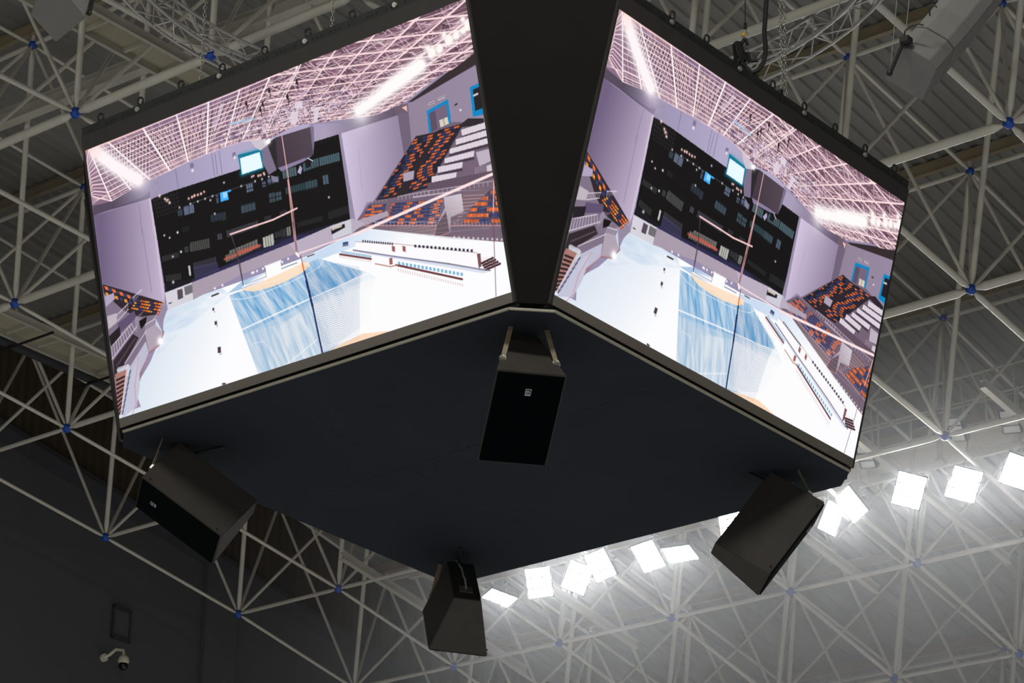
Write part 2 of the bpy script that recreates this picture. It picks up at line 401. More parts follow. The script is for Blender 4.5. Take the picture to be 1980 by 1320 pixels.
# ------------------------------------------------------------------ floodlights
FL = [[18.0, 14.373, 5.96, -0.423, -0.903, 0.082, 0.881, -0.431, -0.196, 1.17], [18.0, 13.373, 6.061, 0.618, -0.769, 0.164, 0.299, 0.037, -0.954, 1.18], [18.0, 12.412, 5.965, 0.672, -0.66, -0.337, 0.034, 0.482, -0.876, 1.15], [18.0, 11.834, 6.106, -0.013, -0.988, 0.153, 0.573, -0.133, -0.809, 1.16], [18.0, 10.672, 6.044, 0.061, -0.991, 0.116, 0.718, -0.038, -0.695, 1.19], [18.0, 9.917, 5.946, 0.95, 0.185, -0.252, 0.184, -0.983, -0.029, 1.19], [18.0, 8.736, 6.315, 0.553, -0.82, 0.147, 0.67, 0.333, -0.664, 1.0], [18.0, 6.478, 5.895, 0.978, -0.172, -0.117, -0.027, 0.455, -0.89, 1.09], [18.0, 6.004, 6.075, -0.433, -0.883, 0.181, 0.482, -0.397, -0.781, 1.17], [18.0, 4.774, 6.064, 0.59, -0.764, -0.261, 0.353, 0.535, -0.768, 1.24], [18.0, 3.621, 5.919, 0.684, -0.698, -0.211, 0.408, 0.606, -0.683, 1.25], [18.0, 2.5, 5.905, 0.619, -0.714, -0.327, 0.518, 0.684, -0.513, 1.32], [18.0, 2.618, 6.891, 0.011, -0.988, -0.156, 0.568, 0.134, -0.812, 0.83], [18.0, 5.664, 6.931, -0.155, -0.965, -0.214, 0.594, 0.082, -0.8, 0.85], [18.0, 3.731, 7.01, -0.262, -0.934, -0.244, 0.568, 0.055, -0.821, 0.87]]
gx, gz = 18.35, 6.75
FLAB = ['lit floodlight lowest in the row, tilted flat, right of the far speaker', 'lit upright floodlight second in the row from the far speaker',
 'lit floodlight overlapping its neighbour, the lower one of the touching pair', 'lit floodlight overlapping its neighbour, the upper one of the touching pair, hugging the scoreboard edge',
 'lit floodlight tilted left beside the flat one under the scoreboard edge', 'lit floodlight lying flat, its three panels side by side, left of the right corner speaker',
 'glowing floodlight peeking out at the left edge of the right corner speaker', 'lit floodlight half hidden behind the right edge of the right corner speaker',
 'lit floodlight tilted right just under the right corner of the scoreboard', 'lit floodlight standing alone right of the scoreboard, the brightest square',
 'lit floodlight between the brightest square and the one at the right picture edge', 'lit floodlight cut by the right picture edge',
 'unlit white floodlight at the upper right, behind the cream tube near the picture edge', 'unlit white floodlight beside the lower right corner of the scoreboard',
 'unlit white floodlight half hidden behind the blue node right of the scoreboard']
for j, q in enumerate(FL):
    c = Vector(q[0:3]); e = Vector(q[3:6]).normalized(); g_ = Vector(q[6:9]); g_ = (g_-e*g_.dot(e)).normalized(); n = e.cross(g_); sc = q[9]
    if n.dot(CAM-c) < 0: n = -n
    hw, hh = .21*sc, .25*sc; lit = j < 12
    root = thing('floodlight', c, FLAB[j], 'floodlight', 'lit floodlights hanging in a row' if lit else 'unlit floodlights above the lit row')
    m = MB(); m.box(c-n*.045, e*(hw+.012), g_*(hh+.012), n*.035); part(m, 'housing', M['house'], root)
    m = MB()
    for i in range(9): m.box(c-n*.1+e*((i-4)*hw/4.6), e*.004, g_*hh*.9, n*.03)
    part(m, 'cooling_fins', M['house'], root)
    for i in range(3):
        t = (i-1)*hh*.68
        m = MB(); m.box(c-n*.006+g_*t, e*hw*.97, g_*hh*.29, n*.008); part(m, 'led_panel', M['led'] if lit else M['lens_off'], root)
    m = MB()
    for i in (-1, 1): m.box(c+n*.006+g_*hh*.34*i, e*(hw+.01), g_*.010, n*.014)
    for i in (-1, 1): m.box(c+n*.002+g_*(hh+.006)*i, e*(hw+.012), g_*.008, n*.02); m.box(c+n*.002+e*(hw+.006)*i, e*.008, g_*(hh+.012), n*.02)
    part(m, 'panel_frame', M['rail'], root)
    m = MB()
    zt = 6.95 if lit else 8.0
    a1, a2 = c-e*(hw+.03)-n*.03, c+e*(hw+.03)-n*.03; top_ = Vector((c.x+.25, c.y, zt)); bk = c-n*.22
    for aa in (a1, a2):
        off = -e*(hw+.03) if aa is a1 else e*(hw+.03)
        m.tube(aa, bk+off, .012); 
    m.tube(bk-e*(hw+.03), bk+e*(hw+.03), .014); m.tube(bk, top_, .018)
    part(m, 'bracket', M['beam'], root)
# lighting gantry the lamps hang from
ga = thing('lighting_gantry', (18.6, 8, 7.1), 'long grey lighting catwalk with railings above the row of floodlights', 'catwalk')
ya, yb = -6., 17.
for x_ in (18.25, 19.35):
    m = MB(); m.ibeam((x_, ya, 7.05), (x_, yb, 7.05), .16, .1); part(m, 'beam', M['beam'], ga)
m = MB(); m.box((18.8, (ya+yb)/2, 7.13), (.5, 0, 0), (0, (yb-ya)/2, 0), (0, 0, .012)); part(m, 'deck', M['meshfloor'], ga)
for x_ in (18.2, 19.4):
    m = MB()
    for z_ in (7.6, 8.1): m.tube((x_, ya, z_), (x_, yb, z_), .024)
    y = ya
    while y < yb: m.tube((x_, y, 7.1), (x_, y, 8.1), .02); y += 1.15
    part(m, 'railing', M['beam'], ga)
y = 15.6
while y > -5:
    m = MB(); m.box((18.3, y, 6.85), (.055, 0, 0), (0, .035, 0), (0, 0, .26)); m.box((18.3, y, 6.6), (.12, 0, 0), (0, .06, 0), (0, 0, .01)); part(m, 'drop_plate', M['trim'], ga); y -= 1.62
for k in (0, 1, 3, 4, 5, 6, 7):
    y = Y0-SY*(k+.35); m = MB(); m.ibeam((16.4, y, 7.0), (22.5, y, 6.1), .16, .12); part(m, 'cross_beam', M['beam'], ga)

# ------------------------------------------------------------------ small catwalks in the roof, upper left and left
def on_z(u, v, z): d = ray(u, v); return CAM+d*((z-CAM.z)/d.z)
def catwalk(root_name, label, a0, a1, b0, b1, z, n, ext0=1., ext1=3., dark=False):
    A0, A1, B0, B1 = [on_z(*q, z) for q in (a0, a1, b0, b1)]
    d = Vector((1, 0, 0)); yA, yB = (A0.y+A1.y)/2, (B0.y+B1.y)/2; x0, x1 = min(A0.x, B0.x)-ext0, max(A1.x, B1.x)+ext1
    rt = thing(root_name, ((x0+x1)/2, (yA+yB)/2, z), label, 'catwalk')
    for y_ in (yA, yB):
        m = MB(); m.ibeam((x0, y_, z+.05), (x1, y_, z+.05), .14, .07); part(m, 'side_beam', M['beam'], rt)
    m = MB(); m.box(((x0+x1)/2, (yA+yB)/2, z+.1), ((x1-x0)/2, 0, 0), (0, abs(yA-yB)/2, 0), (0, 0, .006)); part(m, 'mesh_floor', M['meshfloor'], rt)
    st = (x1-x0)/n
    for i in range(n+1):
        m = MB(); m.box((x0+i*st, (yA+yB)/2, z+.06), (.025, 0, 0), (0, abs(yA-yB)/2, 0), (0, 0, .035)); part(m, 'cross_bar', M['beam'], rt)
    if dark:
        m = MB(); yy = max(yA, yB)+.16; m.box(((x0+x1)/2, yy, z-.02), ((x1-x0)/2, 0, 0), (0, .09, 0), (0, 0, .07)); part(m, 'cable_tray', M['darkgirder'], rt)
        for xx in (x0+(x1-x0)*.36, x0+(x1-x0)*.58):
            m = MB(); m.tube((xx, yA-.3, z-.12), (xx, yB+.9, z-.12), .025); part(m, 'tray_pipe', M['black'], rt)
    return rt
catwalk('roof_catwalk', 'mesh floored catwalk at the upper left, between the pale speaker and the curved truss', (175, 12), (305, 95), (148, 55), (250, 115), 9.5, 9, 2., 4.)
catwalk('roof_catwalk', 'panelled catwalk with a dark cable tray, left edge below the big blue node', (13.6, 596), (207.6, 705.5), (0, 631), (212, 749), 9.2, 12, 2.4, 3.5, True)
m = MB(); m.ibeam((4.1, 15.5, 10.95), (4.1, 4.5, 10.75), .26, .2, .02)
gb = thing('support_girder', (4.1, 10, 10.9), 'wide beige girder crossing above the thick tube at the upper left', 'beam'); part(m, 'beam', M['beam'], gb)

# ------------------------------------------------------------------ circular lighting truss around the scoreboard
tr = thing('circular_truss', (0, 0, 7.5), 'round aluminium lattice truss curving behind the top of the scoreboard', 'truss')
RR, hs = 5.35, .17
N = 72
ang = [2*math.pi*i/N for i in range(N)]
def rp_(a, dr, dz): return Vector((math.cos(a)*(RR+dr), math.sin(a)*(RR+dr), 7.5+dz))
CH = ((-hs, -hs), (hs, -hs), (-hs, hs), (hs, hs))
for dr, dz in CH:
    m = MB(); m.path([rp_(a, dr, dz) for a in ang], .025, 8, True); part(m, 'chord', M['alu'], tr)
lac = MB()
for i, a in enumerate(ang):
    b = a+2*math.pi/N
    for (p, q) in ((0, 1), (1, 3), (3, 2), (2, 0)):
        c1, c2 = CH[p], CH[q]
        if i % 2: c1, c2 = c2, c1
        lac.tube(rp_(a, *c1), rp_(b, *c2), .012, n=6, caps=False)
        if i % 4 == 0: lac.tube(rp_(a, *CH[p]), rp_(a, *CH[q]), .013, n=6, caps=False)
part(lac, 'lacing', M['alu'], tr, kind='stuff')

# ------------------------------------------------------------------ chains, hooks and cables above the board
def chain(name, a, b, label, r=.022, step=.075):
    a, b = Vector(a), Vector(b); rt = thing(name, b, label, 'chain', 'steel hoist chains above the scoreboard'); m = MB()
    L = (b-a).length; d = (b-a).normalized(); n = int(L/step); u = d.orthogonal().normalized(); v = d.cross(u)
    for i in range(n):
        c = a+d*(i+.5)*step; s = u if i % 2 else v
        m.path([c+d*math.cos(t)*step*.62+s*math.sin(t)*r for t in [2*math.pi*q/8 for q in range(8)]], .007, 5, True)
    part(m, 'links', M['steel'], rt, kind='stuff'); return rt
def toward(u, v, y=None, x=None, z=None):
    d = ray(u, v)
    t = ((x-CAM.x)/d.x) if x is not None else ((y-CAM.y)/d.y) if y is not None else ((z-CAM.z)/d.z)
    return CAM+d*t
TOPZ = 3.25+.28
def hang(u0, v0, name, label, k, uu, **kw):
    p = pt(k, uu, TOP+.06, -.1); return chain(name, p, (p.x, p.y, 9.0), label, **kw)
cL = chain('hoist_chain', toward(387, 168, z=4.2), toward(387, 168, z=4.2)+Vector((0, 0, 5.5)), 'hanging chain crossing the curved truss at the upper left', .02, .05)
chain('hoist_chain', toward(641, 75, z=4.0), toward(641, 75, z=4.0)+Vector((0, 0, 5)), 'thin chain at the top edge, above the left screen', .018, .06)
chain('hoist_chain', toward(1513, 185, z=4.2), toward(1513, 185, z=4.2)+Vector((0, 0, 5)), 'left chain of the pair hanging right of the black cable', .018, .05)
chain('hoist_chain', toward(1521, 200, z=4.1), toward(1521, 200, z=4.1)+Vector((0, 0, 5)), 'right chain of the pair hanging right of the black cable', .018, .05)
def cablepath(pts, d0): return [CAM+ray(u, v).normalized()*d0 for u, v in pts]
# black power cable loop: heavy multi core
D0 = 35.2
cb = thing('cable_loop', CAM+ray(1460, 140).normalized()*D0, 'thick black cable dropping in a loop behind the right screen top', 'cable')
m = MB(); m.path(cablepath([(1482, -60), (1482, 0), (1480, 30), (1478, 60), (1480, 85), (1480, 105), (1476, 122), (1466, 136), (1454, 141), (1444, 133), (1433, 118), (1426, 100), (1422, 82)], D0), .028, 10); part(m, 'cable_run', M['black'], cb)
m = MB(); m.path(cablepath([(1453, 140), (1454, 158), (1462, 172)], D0), .022, 8); m.path(cablepath([(1460, 139), (1464, 150), (1460, 168)], D0), .02, 8); part(m, 'cable_tail', M['black'], cb)
hk = thing('chain_hoist', CAM+ray(1440, 60).normalized()*(D0+.1), 'black chain hoist with hook and yellow tape above the right screen', 'hoist')
q = lambda u, v: CAM+ray(u, v).normalized()*(D0+.1)
m = MB(); m.tube(q(1441, 44), q(1441, 57), .02, n=12); m.tube(q(1441, -60), q(1441, 44), .006); part(m, 'stinger', M['black'], hk)
m = MB(); m.path([q(1441, 57), q(1437, 66), q(1440, 72), q(1445, 66), q(1441, 60)], .014, 8); part(m, 'hook', M['steel'], hk)
m = MB(); m.ball(q(1438, 67), .03, 8, 6); part(m, 'hook_tape', M['yellow'], hk)
m = MB(); m.path([q(1440, 74), q(1434, 84), q(1428, 95)], .022); m.path([q(1441, 74), q(1446, 88)], .018); part(m, 'sling', M['black'], hk)
m = MB(); m.ball(q(1426, 88), .055, 10, 8); m.tube(q(1425, 84), q(1432, 118), .06, .075, 12); m.tube(q(1432, 100), q(1444, 118), .05, .03, 10); part(m, 'motor', M['black'], hk)
m = MB(); 
for u1, v1, u2, v2 in ((1423, 98, 1421, 135), (1432, 110, 1430, 142), (1445, 100, 1450, 120), (1452, 118, 1466, 116)): m.tube(q(u1, v1), q(u2, v2), .022)
part(m, 'shackle_arms', M['black'], hk)
# small black bracket arm right of the pair of chains
ba = thing('black_bracket', q(1510, 185), 'short black bracket arm standing on the right screen rail', 'bracket')
m = MB(); m.tube(q(1489, 182), q(1510, 174), .01); m.box(q(1512, 186), (.012, 0, 0), (0, .012, 0), (0, 0, .09)); part(m, 'arm', M['black'], ba)

# ------------------------------------------------------------------ line arrays
def cab_array(root, P, R, n, Wf, Wb, d1, D, Hh, de, m1, m2):
    A = R.copy(); org = P.copy()
    for lv in range(n):
        T = lambda x, y, z: org+A @ Vector((x, y, z))
        m = MB(); m.prism([T(0, Wf/2, .008), T(0, -Wf/2, .008), T(-d1, -Wf/2, .008), T(-D, -Wb/2, .008), T(-D, Wb/2, .008), T(-d1, Wf/2, .008)], A @ Vector((0, 0, Hh-.018)))
        part(m, 'cabinet', m1, root, bevel=.006)
        m = MB(); m.prism([T(-.01, Wf/2-.012, Hh-.02), T(-.01, -Wf/2+.012, Hh-.02), T(-d1, -Wf/2+.012, Hh-.02), T(-D+.01, -Wb/2, Hh-.02), T(-D+.01, Wb/2, Hh-.02), T(-d1, Wf/2-.012, Hh-.02)], A @ Vector((0, 0, .04))); part(m, 'joint_gap', M['black'], root)
        org = org+A @ Vector((0, 0, Hh)); A = A @ Matrix.Rotation(-de[min(lv, len(de)-1)], 3, 'Y')
ARR = [0.8986, 0.3054, 0.6177, 1745.8026, 174.977, 0.4635, 0.2479, 0.453, 0.5138, 0.4484]
yw, pt_, rl, pu, pv, Wf, Wb, d1, D, Hh = ARR
R = Matrix.Rotation(yw, 3, 'Z') @ Matrix.Rotation(pt_, 3, 'Y') @ Matrix.Rotation(rl, 3, 'X')
P = CAM+ray(pu, pv).normalized()*31
la = thing('line_array_speaker', P, 'pale grey line array speaker column at the upper right', 'speaker', 'pale line array speakers')
cab_array(la, P, R, 5, Wf, Wb, d1, D, Hh, (.01, .12, .15, .2), M['gcab'], M['gcab2'])
# microphone rod hanging beside it
q = lambda u, v: CAM+ray(u, v).normalized()*30.7
m = MB(); m.tube(q(1721, 142), q(1746, 83), .02); m.ball(q(1720, 141), .035, 10, 8); m.box(q(1752, 78), (.05, 0, 0), (0, .05, 0), (0, 0, .03)); part(m, 'laser_rod', M['black'], la)
m = MB(); m.path([q(1748, 72), q(1750, 60), q(1762, 50), q(1776, 46), q(1786, 49)], .009, 6); m.path([q(1798, 31), q(1797, 18), q(1804, 9), q(1812, 14)], .009, 6); m.path([q(1797, -5), q(1803, 4), q(1810, 8)], .009, 6); part(m, 'jumper_cable', M['black'], la)
m = MB(); m.tube(q(1723, 120), q(1738, -40), .004); m.tube(q(1751, 66), q(1762, -40), .004); part(m, 'steel_wire', M['steel'], la)
lb = thing('line_array_speaker', CAM+ray(110, 40).normalized()*31, 'pale grey line array speaker cabinet cut by the upper left picture edge', 'speaker', 'pale line array speakers')
Bv = CAM+ray(108, 82).normalized()*31; e1 = Vector((0, -.44, .14)); e2 = Vector((-.37, 0, .155)); e3 = e2.cross(e1).normalized()
if e3.z < 0: e3 = -e3
for lv in range(3):
    h_ = .4; b0 = Bv+e3*(lv*.415)
    m = MB(); m.prism([b0, b0+e1*.97, b0+e1*1.0+e2*.7, b0+e1*.4+e2*1.25, b0+e2], e3*h_); part(m, 'cabinet', M['gcab'], lb, bevel=.008)
m = MB(); b0 = Bv+e1*1.06; m.box(b0+e3*.3, e1*.03, e2*.05, e3*.25); m.ball(b0+e3*.06, .03, 8, 6); part(m, 'mounting_bar', M['black'], lb)

# ------------------------------------------------------------------ left wall: hatch and dome camera
ht = thing('wall_hatch', (17.75, YW+.47, 7.45), 'dark rectangular access hatch on the left wall above the dome camera', 'hatch')
ctr = toward(234, 1206, y=YW+.47); ht.location = ctr
m = MB()
for sx_, sz_, ax, az in ((0, .36, .27, .02), (0, -.36, .27, .02), (.25, 0, .02, .36), (-.25, 0, .02, .36), (0, .29, .22, .008), (0, -.29, .22, .008)):
    m.box(ctr+Vector((sx_, -.01, sz_)), (ax, 0, 0), (0, .03, 0), (0, 0, az))
part(m, 'hatch_frame', M['darkgirder'], ht); m = MB(); m.box(ctr, (.23, 0, 0), (0, .012, 0), (0, 0, .34)); part(m, 'hatch_door', M['wall'], ht)
c = toward(239, 1276, y=YW-.02)
dc = thing('dome_camera', c, 'white dome security camera on a bent arm on the left wall', 'security camera')
m = MB(); m.ball(c, .12, 16, 10); m.tube(c-Vector((0, 0, .02)), c-Vector((0, 0, .05)), .125, .122, 16); part(m, 'housing', M['camwhite'], dc)
m = MB(); m.ball(c-Vector((0, 0, .12)), .105, 16, 10); part(m, 'dome', M['dome'], dc)
m = MB(); m.path([c+Vector((0, 0, .1)), c+Vector((0, .02, .22)), c+Vector((-.05, .2, .27)), c+Vector((-.1, .34, .16)), c+Vector((-.12, .5, .12))], .035, 8); m.tube(c+Vector((-.12, .45, .12)), c+Vector((-.12, .52, .12)), .09, n=12); part(m, 'arm', M['camwhite'], dc)

# ------------------------------------------------------------------ thin haze hanging in the floodlight beams
hz = bpy.data.materials.new('thin_haze'); hz.use_nodes = True; t = hz.node_tree; t.nodes.remove(t.nodes['Principled BSDF'])
vs = t.nodes.new('ShaderNodeVolumeScatter'); vs.inputs['Density'].default_value = .022; vs.inputs['Anisotropy'].default_value = .55
vs.inputs['Color'].default_value = (.88, .92, 1, 1)
t.links.new(vs.outputs[0], t.nodes['Material Output'].inputs['Volume'])
m = MB(); m.box((23, .5, 1.2), (10.5, 0, 0), (0, 17, 0), (0, 0, 6.2))
tag(m.build('haze', hz), 'thin pale haze hanging under the row of floodlights', 'haze', kind='stuff')

# ------------------------------------------------------------------ the picture on the LED walls
class Picture:
    """Paints the picture shown on the LED walls: a grid of LED colours (sRGB 0-255), coordinates in millimetres on the 6000 x 3375 wall."""
    def __init__(s, w=960, h=540):
        s.w, s.h = w, h
        s.k = w/6000.0
        s.a = np.zeros((h, w, 3), np.float32)
        s.mask = None
        s.rng = np.random.RandomState(5)
    def box(s, p, pad):
        x0 = max(0, int(p[:,0].min()-pad)); x1 = min(s.w, int(p[:,0].max()+pad)+2)
        y0 = max(0, int(p[:,1].min()-pad)); y1 = min(s.h, int(p[:,1].max()+pad)+2)
        return x0, x1, y0, y1
    def cover(s, p):
        x0, x1, y0, y1 = s.box(p, 1)
        if x1 <= x0 or y1 <= y0: return None
        acc = np.zeros((y1-y0, x1-x0), np.float32)
        for dx, dy in ((.25,.25),(.75,.25),(.25,.75),(.75,.75)):
            X, Y = np.meshgrid(np.arange(x0, x1)+dx, np.arange(y0, y1)+dy)
            c = np.zeros(X.shape, bool); n = len(p)
            for i in range(n):
                (ax, ay), (bx, by) = p[i], p[(i+1) % n]
                if ay == by: continue
                c ^= ((ay > Y) != (by > Y)) & (X < (bx-ax)*(Y-ay)/(by-ay)+ax)
            acc += c*.25
        return acc, x0, x1, y0, y1
    def put(s, c, x0, x1, y0, y1, col, al=1., add=False):
        if s.mask is not None: c = c*s.mask[y0:y1, x0:x1]
        v = s.a[y0:y1, x0:x1]; c = (c*al)[..., None]
        if add: v += c*col
        else: v += c*(col-v)
    def poly(s, pts, col, al=1., grad=None):
        p = np.array(pts, np.float32).reshape(-1, 2)*s.k
        r = s.cover(p)
        if r is None: return
        c, x0, x1, y0, y1 = r
        col = np.array(col, np.float32)
        if grad:
            (ax, ay), (bx, by), c2 = grad
            ax, ay, bx, by = [q*s.k for q in (ax, ay, bx, by)]
            X, Y = np.meshgrid(np.arange(x0, x1), np.arange(y0, y1))
            t = np.clip(((X-ax)*(bx-ax)+(Y-ay)*(by-ay))/((bx-ax)**2+(by-ay)**2), 0, 1)[..., None]
            col = col*(1-t)+np.array(c2, np.float32)*t
        s.put(c, x0, x1, y0, y1, col, al)
    def line(s, pts, wd, col, al=1.):
        p = np.array(pts, np.float32).reshape(-1, 2)*s.k
        col = np.array(col, np.float32); hw = max(wd*s.k/2, .28)
        al = al*min(1, wd*s.k/2/.28)
        for i in range(len(p)-1):
            a, b = p[i], p[i+1]
            x0, x1, y0, y1 = s.box(np.array([a, b]), hw+1)
            if x1 <= x0 or y1 <= y0: continue
            X, Y = np.meshgrid(np.arange(x0, x1)+.5, np.arange(y0, y1)+.5)
            d = b-a; L = max(float(d@d), 1e-6)
            t = np.clip(((X-a[0])*d[0]+(Y-a[1])*d[1])/L, 0, 1)
            q = np.hypot(X-a[0]-t*d[0], Y-a[1]-t*d[1])
            s.put(np.clip(hw+.5-q, 0, 1), x0, x1, y0, y1, col, al)
    def glow(s, pts, core, halo, col, al=1.):
        p = np.array(pts, np.float32).reshape(-1, 2)*s.k
        core *= s.k; halo *= s.k
        x0, x1, y0, y1 = s.box(p, core+halo*3)
        if x1 <= x0 or y1 <= y0: return
        X, Y = np.meshgrid(np.arange(x0, x1)+.5, np.arange(y0, y1)+.5)
        best = np.full(X.shape, 1e9)
        q = list(p) if len(p) > 1 else [p[0], p[0]+.01]
        for a, b in zip(q[:-1], q[1:]):
            d = b-a; L = max(float(d@d), 1e-6)
            t = np.clip(((X-a[0])*d[0]+(Y-a[1])*d[1])/L, 0, 1)
            best = np.minimum(best, np.hypot(X-a[0]-t*d[0], Y-a[1]-t*d[1]))
        g = np.exp(-(np.maximum(best-core, 0)/max(halo, .1))**1.3)
        s.put(g.astype(np.float32), x0, x1, y0, y1, np.array(col, np.float32), al)
    def seats(s, quad, rows, cols, pal, run=3, fill=.7, seed=1, dark=(38, 30, 42)):
        q = np.array(quad, np.float32).reshape(4, 2)     # TL TR BR BL
        s.poly(q, dark)
        rnd = random.Random(seed)
        for r in range(rows):
            k = rnd.randint(0, 5)
            for c in range(cols):
                u = (c+.5)/cols; v = (r+.5)/rows
                m = lambda u, v: (q[0]*(1-u)+q[1]*u)*(1-v)+(q[3]*(1-u)+q[2]*u)*v
                a = m(u-.42/cols, v); b = m(u+.42/cols, v); h = (m(u, v+.5/rows)-m(u, v-.5/rows))*fill*.5
                col = pal[((c+k)//run) % len(pal)]
                j = rnd.uniform(.8, 1.1)
                s.poly([a-h, b-h, b+h, a+h], [min(255, x*j) for x in col])
    def clip(s, pts):
        if pts is None: s.mask = None; return
        m = np.zeros((s.h, s.w), np.float32); s.mask = None
        r = s.cover(np.array(pts, np.float32).reshape(-1, 2)*s.k)
        c, x0, x1, y0, y1 = r; m[y0:y1, x0:x1] = c; s.mask = m
    def streaks(s, pts, p0, p1, col, amount, fx, fy, seed, bias=.5):
        """brushed patches: noise stretched along p0->p1"""
        p = np.array(pts, np.float32).reshape(-1, 2)*s.k
        c, x0, x1, y0, y1 = s.cover(p)
        X, Y = np.meshgrid(np.arange(x0, x1), np.arange(y0, y1))
        d = np.array(p1, float)-np.array(p0, float); d /= np.hypot(*d)
        U = (X*d[0]+Y*d[1])*fx; V = (-X*d[1]+Y*d[0])*fy
        rs = np.random.RandomState(seed); n = np.zeros(X.shape)
        for o, am in ((1, .5), (2.1, .3), (4.3, .2)):
            g = rs.rand(64, 64)
            u, v = U*o, V*o; iu, iv = np.floor(u).astype(int), np.floor(v).astype(int)
            fu, fv = u-iu, v-iv; fu = fu*fu*(3-2*fu); fv = fv*fv*(3-2*fv)
            G = lambda i, j: g[(iu+i) % 64, (iv+j) % 64]
            n += am*((G(0,0)*(1-fu)+G(1,0)*fu)*(1-fv)+(G(0,1)*(1-fu)+G(1,1)*fu)*fv)
        t = np.clip((n-.5)*amount+bias, 0, 1)
        s.put((c*t).astype(np.float32), x0, x1, y0, y1, np.array(col, np.float32))
    def play(s, ops):
        f = {'P': s.poly, 'L': s.line, 'B': s.glow, 'S': s.seats, 'M': s.clip, 'K': s.streaks}
        for o in ops: f[o[0]](*o[1:])
        return np.clip(s.a, 0, 255)

